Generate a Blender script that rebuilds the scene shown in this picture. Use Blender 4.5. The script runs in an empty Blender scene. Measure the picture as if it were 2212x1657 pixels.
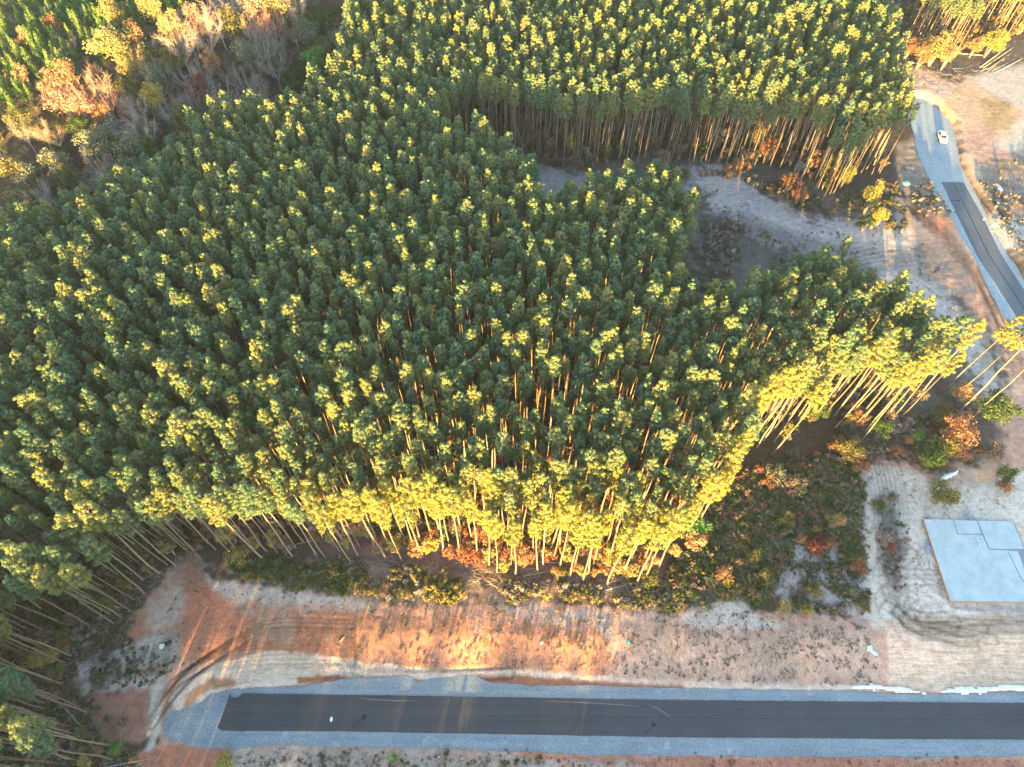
import bpy, math, random
import numpy as np
from mathutils import Vector

R = math.radians
scene = bpy.context.scene
col = scene.collection
random.seed(4); RNG = np.random.RandomState(11)

# ------------------------------------------------------------------ camera, sky, sun, exposure
CAM_H = 120.0; DEP = R(56.8); FPX = 1533.0; CX, CY = 1106.0, 828.5
cam = bpy.data.cameras.new("camera"); cam.lens = 24.95; cam.sensor_width = 36
cam.clip_start = 0.5; cam.clip_end = 6000
camo = bpy.data.objects.new("camera", cam); col.objects.link(camo)
camo.location = (0, 0, CAM_H); camo.rotation_euler = (R(90) - DEP, 0, 0)
scene.camera = camo
SUN_EL, SUN_AZ = R(4.8), R(13)          # light travels 13 degrees right of +Y
w = bpy.data.worlds.new("World"); scene.world = w; w.use_nodes = True
nt = w.node_tree; bg = nt.nodes["Background"]
sky = nt.nodes.new("ShaderNodeTexSky"); sky.sky_type = 'NISHITA'; sky.sun_disc = False
sky.sun_elevation = SUN_EL; sky.sun_rotation = R(193); sky.air_density = 1.0; sky.dust_density = 0.6; sky.ozone_density = 1.3
nt.links.new(sky.outputs[0], bg.inputs[0]); bg.inputs[1].default_value = 0.15
sl = bpy.data.lights.new("sun", 'SUN'); sl.energy = 5.0; sl.angle = R(0.5); sl.color = (1.0, 0.62, 0.17)
so = bpy.data.objects.new("sun", sl); col.objects.link(so)
sd = Vector((math.sin(SUN_AZ) * math.cos(SUN_EL), math.cos(SUN_AZ) * math.cos(SUN_EL), -math.sin(SUN_EL)))
so.rotation_euler = sd.to_track_quat('-Z', 'Y').to_euler(); so.location = (-60, -200, 80)
scene.view_settings.view_transform = 'Standard'; scene.view_settings.look = 'None'
scene.view_settings.exposure = 3.3; scene.view_settings.gamma = 1
scene.render.engine = 'CYCLES'
scene.cycles.max_bounces = 5; scene.cycles.diffuse_bounces = 3; scene.cycles.transparent_max_bounces = 4

# ------------------------------------------------------------------ helpers
FW = np.array([0, math.cos(DEP), -math.sin(DEP)]); UP = np.array([0, math.sin(DEP), math.cos(DEP)])
def px(u, v, z=0.0):
    d = FW + UP * (-(v - CY) / FPX) + np.array([(u - CX) / FPX, 0, 0])
    t = (z - CAM_H) / d[2]
    return np.array([d[0] * t, d[1] * t])
def proj(x, y, z=0.0):
    p = np.array([x, y, z - CAM_H]); dd = p @ FW
    return CX + FPX * p[0] / dd, CY - FPX * (p @ UP) / dd
def poly(pts, z=0.0):
    return np.array([px(p[0], p[1], p[2] if len(p) > 2 else z) for p in pts])
def _h(ix, iy, s):
    n = (ix * 374761393 + iy * 668265263 + s * 974634777) & 0x7fffffff
    n = ((n ^ (n >> 13)) * 1274126177) & 0x7fffffff
    return ((n ^ (n >> 16)) & 0xffff) / 65535.0
def vnoise(x, y, s=0):
    x = np.asarray(x, float); y = np.asarray(y, float)
    ix = np.floor(x).astype(np.int64); iy = np.floor(y).astype(np.int64)
    fx = x - ix; fy = y - iy; fx = fx * fx * (3 - 2 * fx); fy = fy * fy * (3 - 2 * fy)
    a = _h(ix, iy, s); b = _h(ix + 1, iy, s); c = _h(ix, iy + 1, s); d = _h(ix + 1, iy + 1, s)
    return (a + (b - a) * fx) * (1 - fy) + (c + (d - c) * fx) * fy
def fbm(x, y, s=0, o=4):
    t = 0; a = .5; n = 0
    for k in range(o):
        t = t + a * vnoise(x, y, s + k * 17); n += a; a *= .5; x = x * 2.03 + 5.1; y = y * 2.03 + 1.7
    return t / n
def sdist(P, x, y):
    """signed distance to polygon P (positive inside)"""
    x = np.asarray(x, float); y = np.asarray(y, float)
    best = np.full(x.shape, 1e9); ins = np.zeros(x.shape, bool)
    n = len(P)
    for i in range(n):
        ax, ay = P[i]; bx, by = P[(i + 1) % n]
        dx, dy = bx - ax, by - ay; L = dx * dx + dy * dy + 1e-9
        t = np.clip(((x - ax) * dx + (y - ay) * dy) / L, 0, 1)
        best = np.minimum(best, (x - ax - t * dx) ** 2 + (y - ay - t * dy) ** 2)
        c = ((ay > y) != (by > y))
        if dy != 0: ins ^= c & (x < (bx - ax) * (y - ay) / dy + ax)
    return np.where(ins, 1, -1) * np.sqrt(best)
def sm(t): t = np.clip(t, 0, 1); return t * t * (3 - 2 * t)

def ground_h(x, y):
    x = np.asarray(x, float); y = np.asarray(y, float)
    base = 1.2 * sm((y - 22.0 - 1.2 * (vnoise(x * .08, x * 0, 3) - .5)) / 7.5) * sm((x + 62) / 20)
    gul = np.exp(-((y - 25.5) / 3.2) ** 2) * sm((x + 45) / 20) * (1 - sm((x - 44) / 3))
    base = base - gul * .22 * np.abs(np.sin(x * 4.1 + 9 * vnoise(x * .45, y * .35, 8) + 2.5 * vnoise(x * 1.7, y * 1.1, 9))) * (.4 + .9 * vnoise(x * .3, y * .4, 12))
    s = np.clip((11.6 - y) / 2.5, 0, 1) * np.clip((y + 8) / 6, 0, 1)
    base = base + s * (.5 - .14 * np.sin(x * 5.2 + y * 1.0)) * sm((x + 30) / 10)
    return base + 16 * sm((y - (208 + .8 * x)) / 50) * sm((-x - 15) / 40)

def mk(name, V, F, mats, parent=None, loc=None, smooth=False, mi=None, link=True):
    me = bpy.data.meshes.new(name)
    V = np.asarray(V, np.float32).reshape(-1, 3)
    me.vertices.add(len(V)); me.vertices.foreach_set("co", V.ravel())
    if isinstance(F, np.ndarray):
        k = F.shape[1]; me.loops.add(F.size); me.loops.foreach_set("vertex_index", F.ravel().astype(np.int32))
        me.polygons.add(len(F)); me.polygons.foreach_set("loop_start", np.arange(0, F.size, k, dtype=np.int32))
    else:
        ln = np.array([len(f) for f in F], np.int32); fl = np.array([i for f in F for i in f], np.int32)
        me.loops.add(len(fl)); me.loops.foreach_set("vertex_index", fl)
        me.polygons.add(len(F)); me.polygons.foreach_set("loop_start", np.concatenate(([0], np.cumsum(ln)[:-1])).astype(np.int32))
    if not isinstance(mats, (list, tuple)): mats = [mats]
    for m in mats: me.materials.append(m)
    me.update(calc_edges=True)
    if mi is not None: me.polygons.foreach_set("material_index", np.asarray(mi, np.int32))
    me.polygons.foreach_set("use_smooth", np.full(len(me.polygons), bool(smooth)))
    me.validate()
    o = bpy.data.objects.new(name, me)
    if link: col.objects.link(o)
    if parent: o.parent = parent
    if loc is not None: o.location = loc
    return o
def thing(name, loc, label, cat, group=None, rz=0.0):
    o = bpy.data.objects.new(name, None); col.objects.link(o); o.empty_display_size = .3
    o.location = loc; o.rotation_euler = (0, 0, rz); tag(o, label, cat, group); return o
def tag(o, label=None, cat=None, group=None, kind=None):
    if label: o["label"] = label
    if cat: o["category"] = cat
    if group: o["group"] = group
    if kind: o["kind"] = kind
    return o

class MB:
    def __init__(s): s.v = []; s.f = []; s.m = []; s.n = 0
    def add(s, V, F, m=0):
        s.v.append(np.asarray(V, float).reshape(-1, 3))
        s.f += [tuple(int(i) + s.n for i in f) for f in F]; s.m += [m] * len(F); s.n += len(s.v[-1])
    def box(s, a, b, m=0):
        x0, y0, z0 = a; x1, y1, z1 = b
        s.add([(x0,y0,z0),(x1,y0,z0),(x1,y1,z0),(x0,y1,z0),(x0,y0,z1),(x1,y0,z1),(x1,y1,z1),(x0,y1,z1)],
              [(0,3,2,1),(4,5,6,7),(0,1,5,4),(1,2,6,5),(2,3,7,6),(3,0,4,7)], m)
    def tube(s, P, rad, k=6, m=0, cap=True):
        P = np.asarray(P, float); n = len(P); rad = np.broadcast_to(rad, (n,))
        V = []
        for i in range(n):
            t = P[min(i + 1, n - 1)] - P[max(i - 1, 0)]; t = t / (np.linalg.norm(t) + 1e-9)
            a = np.cross(t, [0, 0, 1] if abs(t[2]) < .9 else [1, 0, 0]); a /= np.linalg.norm(a); b = np.cross(t, a)
            for j in range(k):
                an = 2 * math.pi * j / k; V.append(P[i] + rad[i] * (a * math.cos(an) + b * math.sin(an)))
        F = [(i*k+j, i*k+(j+1)%k, (i+1)*k+(j+1)%k, (i+1)*k+j) for i in range(n-1) for j in range(k)]
        if cap: F = F + [tuple(range(k))[::-1], tuple(range((n-1)*k, n*k))]
        s.v.append(np.array(V)); s.f += [tuple(i + s.n for i in f) for f in F]; s.m += [m] * len(F); s.n += len(V)
    def build(s, name, mats, parent=None, loc=None, smooth=False, link=True):
        return mk(name, np.concatenate(s.v), s.f, mats, parent, loc, smooth, s.m, link)

def leaves(P, N, a, b, rs):
    """quads at P facing N, half sizes a,b"""
    n = len(P); N = N / (np.linalg.norm(N, axis=1, keepdims=True) + 1e-9)
    t = np.cross(N, rs.normal(size=(n, 3))); t /= np.linalg.norm(t, axis=1, keepdims=True) + 1e-9
    q = np.cross(N, t); a = np.broadcast_to(a, (n,))[:, None]; b = np.broadcast_to(b, (n,))[:, None]
    V = np.stack([P - t*a*.4 - q*b, P + t*a - q*b*.3, P + t*a*.4 + q*b, P - t*a + q*b*.3], 1).reshape(-1, 3)
    return V, np.arange(n * 4).reshape(n, 4)
def slivers(P0, P1, wd, rs):
    n = len(P0); d = P1 - P0; s = np.cross(d, rs.normal(size=(n, 3))); s /= np.linalg.norm(s, axis=1, keepdims=True) + 1e-9
    s = s * wd
    V = np.stack([P0 - s, P0 + s, P1 + s * .3, P1 - s * .3], 1).reshape(-1, 3)
    return V, np.arange(n * 4).reshape(n, 4)

# ------------------------------------------------------------------ materials
def newmat(name):
    m = bpy.data.materials.new(name); m.use_nodes = True; m.node_tree.nodes.clear()
    out = m.node_tree.nodes.new("ShaderNodeOutputMaterial"); return m, m.node_tree, out
def N_(nt, t, **k):
    n = nt.nodes.new(t)
    for a, b in k.items(): setattr(n, a, b)
    return n
def math_(nt, op, a, b=None, c=None, clamp=False):
    n = N_(nt, "ShaderNodeMath", operation=op, use_clamp=clamp)
    for i, x in enumerate((a, b, c)):
        if x is None: continue
        if isinstance(x, (int, float)): n.inputs[i].default_value = x
        else: nt.links.new(x, n.inputs[i])
    return n.outputs[0]
def mixc(nt, f, a, b, mode='MIX'):
    n = N_(nt, "ShaderNodeMix", data_type='RGBA', blend_type=mode)
    for i, x in ((0, f), (6, a), (7, b)):
        if isinstance(x, (int, float)): n.inputs[i].default_value = x
        elif isinstance(x, tuple): n.inputs[i].default_value = (*x, 1)
        else: nt.links.new(x, n.inputs[i])
    return n.outputs[2]
def noise_(nt, scale, vec=None, det=3, rough=.6):
    n = N_(nt, "ShaderNodeTexNoise"); n.inputs["Scale"].default_value = scale
    n.inputs["Detail"].default_value = det; n.inputs["Roughness"].default_value = rough
    if vec is not None: nt.links.new(vec, n.inputs["Vector"])
    return n.outputs[0]
def ramp_(nt, f, lo, hi):
    n = N_(nt, "ShaderNodeMapRange", interpolation_type='SMOOTHSTEP'); nt.links.new(f, n.inputs[0])
    n.inputs[1].default_value = lo; n.inputs[2].default_value = hi; return n.outputs[0]

def mat_leaf(name, c1, c2, trans=.25, scale=1.2):
    """foliage: tint differs plant to plant (object random) and clump to clump (noise)"""
    m, nt, out = newmat(name)
    oi = N_(nt, "ShaderNodeObjectInfo"); geo = N_(nt, "ShaderNodeNewGeometry")
    tc = N_(nt, "ShaderNodeTexCoord")
    nz = noise_(nt, scale, tc.outputs["Object"], 2)
    f = math_(nt, 'ADD', math_(nt, 'MULTIPLY', oi.outputs["Random"], .75), math_(nt, 'MULTIPLY', math_(nt, 'SUBTRACT', nz, .5), 1.2), clamp=True)
    c = mixc(nt, f, c1, c2)
    rnd = math_(nt, 'MULTIPLY_ADD', geo.outputs["Random Per Island"], .5, .75)
    c = mixc(nt, 1.0, c, N_rgb(nt, rnd), 'MULTIPLY')
    d = N_(nt, "ShaderNodeBsdfDiffuse"); t = N_(nt, "ShaderNodeBsdfTranslucent"); mx = N_(nt, "ShaderNodeMixShader")
    nt.links.new(c, d.inputs[0]); nt.links.new(c, t.inputs[0]); mx.inputs[0].default_value = trans
    nt.links.new(d.outputs[0], mx.inputs[1]); nt.links.new(t.outputs[0], mx.inputs[2]); nt.links.new(mx.outputs[0], out.inputs[0])
    return m
def N_rgb(nt, f):
    n = N_(nt, "ShaderNodeCombineColor")
    for i in range(3): nt.links.new(f, n.inputs[i])
    return n.outputs[0]
def mat_surf(name, c1, c2=None, scale=3.0, rough=.9, spec=.2, stretch=None, bump=0.0, metal=0.0, vary=0.0):
    m, nt, out = newmat(name); c2 = c2 or tuple(x * .75 for x in c1)
    tc = N_(nt, "ShaderNodeTexCoord"); vec = tc.outputs["Object"]
    if stretch:
        mp = N_(nt, "ShaderNodeMapping"); mp.inputs["Scale"].default_value = stretch; nt.links.new(vec, mp.inputs[0]); vec = mp.outputs[0]
    nz = noise_(nt, scale, vec, 5, .65)
    c = mixc(nt, ramp_(nt, nz, .3, .7), c1, c2)
    if vary:
        oi = N_(nt, "ShaderNodeObjectInfo"); c = mixc(nt, 1.0, c, N_rgb(nt, math_(nt, 'MULTIPLY_ADD', oi.outputs["Random"], vary, 1 - vary / 2)), 'MULTIPLY')
    b = N_(nt, "ShaderNodeBsdfPrincipled"); nt.links.new(c, b.inputs["Base Color"])
    b.inputs["Roughness"].default_value = rough; b.inputs["Specular IOR Level"].default_value = spec; b.inputs["Metallic"].default_value = metal
    if bump:
        bp = N_(nt, "ShaderNodeBump"); bp.inputs["Strength"].default_value = bump; bp.inputs["Distance"].default_value = .05
        nt.links.new(nz, bp.inputs["Height"]); nt.links.new(bp.outputs[0], b.inputs["Normal"])
    nt.links.new(b.outputs[0], out.inputs[0]); return m

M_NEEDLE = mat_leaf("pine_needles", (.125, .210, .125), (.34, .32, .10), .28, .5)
M_NEEDLE_PAINTED_SUN = mat_leaf("pine_needles_painted_sunlit", (.24, .27, .09), (.44, .37, .09), .28, .5)  # yellower needle copy: sunlight painted into the colour of the edge crowns
M_BARK = mat_surf("pine_bark", (.28, .215, .17), (.15, .12, .10), 5, stretch=(1, 1, .3), vary=.7)
M_GREYBARK = mat_surf("grey_bark", (.34, .30, .27), (.22, .19, .17), 4, stretch=(1, 1, .25))
M_TWIG = mat_surf("pale_twigs", (.52, .44, .40), (.38, .32, .29), 1.5)
LEAF = {
 'green':  mat_leaf("leaves_green", (.06, .10, .035), (.10, .145, .05)),
 'bright': mat_leaf("leaves_bright_green", (.12, .24, .07), (.16, .28, .09)),
 'olive':  mat_leaf("leaves_olive", (.13, .13, .05), (.20, .18, .07)),
 'gold':   mat_leaf("leaves_gold", (.28, .23, .09), (.40, .33, .14)),
 'yellow': mat_leaf("leaves_yellow", (.38, .31, .08), (.36, .34, .11)),
 'orange': mat_leaf("leaves_orange", (.36, .20, .10), (.42, .27, .15)),
 'rust':   mat_leaf("leaves_rust", (.26, .13, .075), (.33, .18, .10)),
 'red':    mat_leaf("leaves_red", (.27, .10, .07), (.32, .16, .10)),
 'crimson':mat_leaf("leaves_crimson", (.17, .06, .06), (.23, .09, .08)),
 'pink':   mat_leaf("leaves_pink", (.46, .24, .18), (.50, .30, .22)),
 'mauve':  mat_leaf("leaves_mauve", (.34, .24, .23), (.38, .29, .27)),
 'grey':   mat_leaf("twig_grey", (.36, .32, .30), (.28, .26, .24)),
 'greygreen': mat_leaf("leaves_grey_green", (.17, .19, .13), (.24, .24, .17)),
 'brown':  mat_leaf("leaves_brown", (.19, .14, .11), (.25, .19, .15)),
 'peach':  mat_leaf("twig_peach", (.60, .44, .35), (.50, .36, .28)),
}

# ------------------------------------------------------------------ the ground sheet
OUT = {}
litter = (.080, .062, .050)
Z = []   # (polygon px, colour, edge softness m, noise amplitude m, veg, stripe)
def z_(pts, c, soft=.6, amp=1.2, veg=.3, st=0.0, thr=None, sc=.35): Z.append((poly(pts), c, soft, amp, veg, st, thr, sc))
# middle clearing behind the stand and the land round the far road
z_([(1120,330),(1160,345),(1330,355),(1500,355),(1700,370),(1800,430),(1930,400),(1990,300),(1960,200),(1950,140),(2000,140),(2212,90),(2500,60),(2500,1300),(2100,1000),(2000,700),(1800,640),(1500,700),(1440,480),(1300,460),(1150,430)], (.13,.115,.10), 2, 3, .8)
z_([(1150,372),(1200,372),(1270,392),(1340,400),(1430,400),(1480,376),(1560,372),(1600,392),(1650,420),(1640,440),(1560,430),(1500,415),(1440,440),(1340,430),(1200,440),(1150,430)], (.31,.30,.305), 1.5, 2.5, .5, .5)
z_([(1560,372),(1600,392),(1655,432),(1700,462),(1760,478),(1850,500),(1900,470),(1940,490),(1990,520),(2010,580),(1980,620),(1880,590),(1800,575),(1740,568),(1660,545),(1590,500),(1540,470),(1500,420),(1490,380)], (.40,.375,.365), 2, 4.5, .5, .8)
z_([(1480,470),(1560,480),(1610,530),(1700,560),(1740,575),(1640,600),(1560,650),(1490,600)], (.13,.115,.105), 2, 3, .8, .7)
z_([(1850,520),(1880,500),(1960,505),(2010,590),(2080,700),(2150,820),(2160,900),(2120,870),(2050,740),(1980,660),(1900,600)], (.45,.42,.385), 1.5, 3, .5, .6)
z_([(1925,425),(1945,440),(1965,470),(2010,480),(2062,474),(2085,520),(2110,570),(2150,650),(2190,720),(2230,800),(2230,980),(2180,880),(2160,800),(2110,700),(2060,640),(1990,600),(1985,540),(1950,480)], (.62,.38,.26), 1.0, 1.6, .2, .7)
z_([(1965,465),(2060,474),(2075,505),(2040,530),(1995,500)], (.54,.27,.16), 1.5, 1.5, .1, .8)
z_([(1945,405),(2010,400),(2050,460),(2040,475),(1980,470),(1950,440)], (.32,.29,.26), 1.0, 1.5, .8, 0)
z_([(1925,330),(1985,285),(2012,400),(1945,410)], (.24,.215,.185), 1.0, 1.5, .8, 0)
z_([(2010,570),(2040,570),(2150,760),(2170,850),(2130,840),(2060,700)], (.34,.29,.25), 1.5, 4, .6, .8, .5)
z_([(1950,150),(2010,165),(2080,200),(2060,260),(2020,230),(1950,205)], (.45,.37,.32), 1.5, 2, .4, .2)
z_([(2030,230),(2080,180),(2212,170),(2300,170),(2300,350),(2140,340),(2085,360),(2060,290)], (.44,.34,.24), 1.2, 1.5, .3, .8)
z_([(2060,290),(2140,280),(2180,330),(2212,360),(2212,470),(2170,450),(2110,420),(2080,370)], (.42,.30,.24), 1.5, 1.5, .5, .8)
z_([(2085,175),(2130,160),(2212,140),(2320,130),(2320,250),(2212,245),(2170,225),(2120,205)], (.43,.42,.38), 1.0, 1.2, .08, .1)
z_([(2115,220),(2175,235),(2190,255),(2170,290),(2120,285)], (.36,.28,.16), 1.0, 1.0, .6, .6)
z_([(2140,325),(2180,290),(2212,240),(2320,240),(2320,350),(2212,350)], (.43,.42,.37), 1.0, 1.5, .1, .1)
z_([(2120,345),(2212,340),(2320,340),(2320,640),(2230,620),(2180,540),(2120,440),(2100,400)], (.27,.225,.19), 2, 2.5, .85, .3)
z_([(2130,480),(2170,470),(2212,500),(2212,560),(2170,540)], (.48,.46,.44), 1.0, 2, .7, .2)
z_([(2060,262),(2080,355),(2105,400),(2170,500),(2185,480),(2120,400),(2092,340),(2075,270)], (.47,.37,.28), .8, .8, .1, .2)
# cleared land round the near road and the slab
z_([(385,1210),(430,1212),(450,1250),(560,1275),(740,1300),(1000,1310),(1200,1300),(1450,1320),(1560,1300),(1640,1330),(1700,1320),(1850,1330),(1850,1020),(1900,1000),(2010,1000),(2100,860),(2212,860),(2500,860),(2500,1900),(250,1900),(300,1700),(300,1640),(330,1600),(300,1560),(285,1500),(200,1490),(140,1500),(130,1480),(250,1465),(300,1440),(330,1400),(265,1385),(262,1360),(300,1320),(340,1270)], (.47,.30,.23), .5, 1.5, .45, .1)
z_([(400,1215),(430,1213),(460,1260),(500,1275),(500,1330),(560,1330),(700,1318),(760,1330),(770,1440),(560,1405),(470,1425),(400,1440),(390,1350),(400,1290),(395,1240)], (.44,.205,.13), .8, 1.4, .1, .4)
z_([(262,1350),(285,1325),(315,1332),(320,1365),(300,1385),(268,1380)], (.44,.22,.15), .5, .8, .1, .3)
z_([(700,1330),(900,1330),(1100,1350),(1330,1350),(1330,1465),(1100,1450),(900,1450),(760,1430),(700,1410)], (.43,.235,.155), 1.5, 2.2, .55, .2)
z_([(1080,1300),(1350,1320),(1480,1330),(1480,1440),(1400,1440),(1280,1360),(1080,1330)], (.44,.39,.36), 1.5, 2, .7, .1)
z_([(440,1240),(520,1262),(740,1285),(820,1300),(800,1320),(640,1315),(520,1300),(460,1280)], (.50,.45,.41), .8, 1.4, .45, .1)
z_([(560,1330),(640,1330),(640,1390),(560,1380)], (.42,.30,.22), 1.5, 1.5, .2, .3)
z_([(330,1300),(400,1260),(400,1330),(350,1360),(310,1350)], (.46,.38,.32), .8, 1.2, .3, .2)
z_([(300,1385),(385,1375),(380,1440),(330,1440),(290,1460),(230,1475),(200,1470),(290,1430)], (.37,.34,.28), .8, 1.5, .5, .1)
z_([(185,1440),(250,1410),(330,1400),(290,1440),(230,1465)], (.50,.46,.42), .5, 2.5, .6, .1)
z_([(140,1480),(250,1465),(300,1455),(400,1430),(340,1500),(300,1500),(160,1498)], (.47,.41,.36), .6, 1.5, .4, .2)
z_([(200,1500),(290,1490),(325,1485),(320,1560),(300,1600),(220,1600),(205,1550)], (.33,.17,.13), .8, 1.2, .35, .1)
z_([(325,1480),(345,1470),(350,1560),(345,1600),(310,1657),(290,1657),(322,1590)], (.52,.49,.44), .3, .7, .3, .1)
z_([(365,1512),(395,1470),(460,1432),(560,1412),(620,1408),(740,1425),(850,1438),(930,1450),(1040,1444),(1120,1448),(1300,1462),(1480,1470),(1700,1474),(1900,1478),(1900,1494),(1480,1488),(1350,1474),(1200,1466),(1080,1458),(1000,1462),(930,1470),(860,1458),(740,1468),(640,1484),(560,1488),(500,1492),(440,1515),(380,1542)], (.68,.58,.47), .25, .5, .05, .25)
z_([(400,1500),(430,1480),(470,1466),(510,1470),(505,1482),(450,1492),(420,1520),(395,1530)], (.46,.26,.16), .4, .6, .1, .2)
z_([(640,1462),(720,1458),(760,1462),(740,1470),(640,1480)], (.40,.17,.10), .3, .4, .1, .2)
z_([(1000,1463),(1080,1459),(1200,1467),(1350,1476),(1480,1481),(1480,1490),(1270,1484),(1130,1480),(1050,1475)], (.36,.17,.11), .3, .4, .1, 0)
z_([(1330,1340),(1480,1330),(1700,1365),(1900,1365),(1910,1480),(1480,1472),(1330,1460)], (.50,.36,.28), 1.2, 1.5, .5, .1)
z_([(1540,1310),(1600,1300),(1640,1345),(1700,1350),(1680,1362),(1480,1360),(1450,1330)], (.58,.53,.47), .8, .9, .1, .1)
z_([(1640,1120),(1860,1060),(1880,1330),(1800,1340),(1700,1330),(1660,1280)], (.42,.39,.38), 1.5, 3, .7, 0)
z_([(1865,1040),(1880,1015),(1950,1010),(2010,1050),(2212,1020),(2500,1020),(2500,1350),(1900,1360),(1860,1330),(1868,1250),(1855,1120)], (.56,.52,.45), .7, 1.2, .18, .35)
z_([(1880,1090),(1930,1060),(1950,1200),(1940,1290),(1905,1260)], (.32,.29,.26), 1.0, 1.5, .8, 0)
z_([(2030,1010),(2110,1000),(2160,1030),(2100,1060),(2020,1060)], (.46,.36,.29), 1.0, 1.5, .5, .1)
z_([(2090,1015),(2150,1010),(2150,1050),(2100,1050)], (.62,.42,.28), .8, 1.0, .1, .1)
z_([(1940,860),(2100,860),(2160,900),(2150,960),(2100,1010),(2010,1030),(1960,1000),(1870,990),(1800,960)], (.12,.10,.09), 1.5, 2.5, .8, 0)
z_([(2020,1290),(2060,1310),(2300,1315),(2300,1325),(2050,1325),(2005,1200),(1990,1120),(2000,1120)], (.36,.34,.32), .5, .6, .5, 0)
z_([(1905,1345),(2000,1340),(2212,1330),(2500,1330),(2500,1490),(1990,1495),(1920,1480)], (.60,.47,.36), .5, .8, .06, .9)
z_([(1130,1620),(1300,1636),(2500,1642),(2500,1720),(1100,1720)], (.42,.20,.14), .4, .6, .1, 0)
z_([(300,1625),(365,1605),(500,1624),(500,1640),(470,1657),(470,1720),(280,1720)], (.40,.19,.13), .5, .8, .15, .1)
z_([(500,1630),(600,1610),(1000,1624),(1150,1634),(1400,1650),(1400,1720),(480,1720)], (.42,.36,.31), .5, .9, .6, 0)
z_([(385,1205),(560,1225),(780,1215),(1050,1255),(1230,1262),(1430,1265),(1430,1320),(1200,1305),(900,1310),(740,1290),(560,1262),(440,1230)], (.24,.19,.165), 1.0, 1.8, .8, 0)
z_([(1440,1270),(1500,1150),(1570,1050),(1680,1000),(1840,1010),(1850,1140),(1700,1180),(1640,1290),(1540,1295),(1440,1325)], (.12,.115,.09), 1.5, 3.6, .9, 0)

xs = np.concatenate([[-3000,-1500,-700,-400,-280], np.arange(-215,-95,.8), np.arange(-95,95,.3), np.arange(95,215.1,.8), [280,400,700,1500,3000]])
ys = np.concatenate([[-3000,-1200,-500,-250,-120,-60,-30,-15,-5,0,4], np.arange(6,62,.24), np.arange(62,150,.5), np.arange(150,290,.9), [320,400,600,1200,3000]])
GX, GY = np.meshgrid(xs, ys); gx, gy = GX.ravel(), GY.ravel()
GZ = ground_h(gx, gy)
C = np.tile(np.array(litter), (len(gx), 1)).astype(float); VEG = np.full(len(gx), .6); ST = np.zeros(len(gx))
pinkl = sm(sdist(poly([(640,1150),(760,1150),(1450,1180),(1450,1270),(1050,1260),(700,1225)]), gx, gy) / 3)
C = C + (np.array((.21, .13, .11)) - C) * pinkl[:, None] * .9
wx = fbm(gx * .35, gy * .35, 50, 4) - .5; w2 = fbm(gx * 1.1, gy * 1.1, 90, 3) - .5
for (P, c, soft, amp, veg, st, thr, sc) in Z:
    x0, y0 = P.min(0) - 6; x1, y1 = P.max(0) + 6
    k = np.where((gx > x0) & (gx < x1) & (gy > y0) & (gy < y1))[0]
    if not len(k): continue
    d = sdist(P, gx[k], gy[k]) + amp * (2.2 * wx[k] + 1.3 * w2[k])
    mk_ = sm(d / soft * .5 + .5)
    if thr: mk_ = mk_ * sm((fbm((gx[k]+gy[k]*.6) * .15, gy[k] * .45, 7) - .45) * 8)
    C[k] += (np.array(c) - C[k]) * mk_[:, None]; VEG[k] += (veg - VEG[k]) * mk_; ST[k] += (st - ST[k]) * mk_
nz1 = fbm(gx * .12, gy * .12, 31, 3) - .5; nz2 = fbm(gx * .8, gy * .8, 33, 4) - .5
C *= (1 + .35 * nz1 + .35 * nz2)[:, None]; C[:, 0] *= 1 + .12 * nz1; C[:, 2] *= .95; C[:, 0] *= 1.05; C[:, 1] *= .955; C = np.clip(C * .93, .01, .8)
# pressed vehicle tracks: looping wheel marks worn into sand and clay
def track(pts, wdt=.16, gap=.85, d=.82, tint=(.95,.95,1.0)):
    P = poly(pts); Q = []
    for i in range(len(P) - 1):
        p0 = P[max(i-1,0)]; p1 = P[i]; p2 = P[i+1]; p3 = P[min(i+2,len(P)-1)]
        for t in np.linspace(0, 1, 8, endpoint=False):
            Q.append(.5*((2*p1)+(-p0+p2)*t+(2*p0-5*p1+4*p2-p3)*t*t+(-p0+3*p1-3*p2+p3)*t**3))
    Q.append(P[-1]); Q = np.array(Q)
    x0, y0 = Q.min(0) - 2; x1, y1 = Q.max(0) + 2
    k = np.where((gx > x0) & (gx < x1) & (gy > y0) & (gy < y1))[0]; best = np.full(len(k), 1e9)
    for i in range(len(Q) - 1):
        a = Q[i]; b = Q[i+1]; dd = b - a; L = dd @ dd + 1e-9
        t = np.clip(((gx[k]-a[0])*dd[0] + (gy[k]-a[1])*dd[1]) / L, 0, 1)
        best = np.minimum(best, np.hypot(gx[k]-a[0]-t*dd[0], gy[k]-a[1]-t*dd[1]))
    m = np.exp(-((best - gap) / wdt) ** 2)
    C[k] *= (1 - (1 - d) * 1.35 * m)[:, None]; GZ[k] -= .05 * m
rt = random.Random(5)
for i in range(16):
    u = rt.uniform(1905, 2000); v = rt.uniform(1180, 1330)
    track([(u, v), (u + rt.uniform(-30, 30), v + rt.uniform(15, 45)), (u + rt.uniform(30, 90), v + rt.uniform(40, 70)), (u + rt.uniform(90, 200), v + rt.uniform(30, 80))], .2, .8, .8)
for i in range(7):
    o = i * 9; track([(1875 + o, 1015), (1890 + o, 1100), (1900 + o * .8, 1200), (1915 + o * .6, 1300), (1980, 1345 + i * 3), (2212, 1335 + i * 4)], .2, .8, .84)
for i in range(9):
    o = i * 3; track([(330 + o * 2, 1560 - i * 9), (370 + o * 3, 1480 - i * 6), (460 + o * 3, 1435 - i * 7), (600, 1415 - i * 9 + 8), (760, 1425 - i * 9)], .2, .8, .80)
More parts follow.
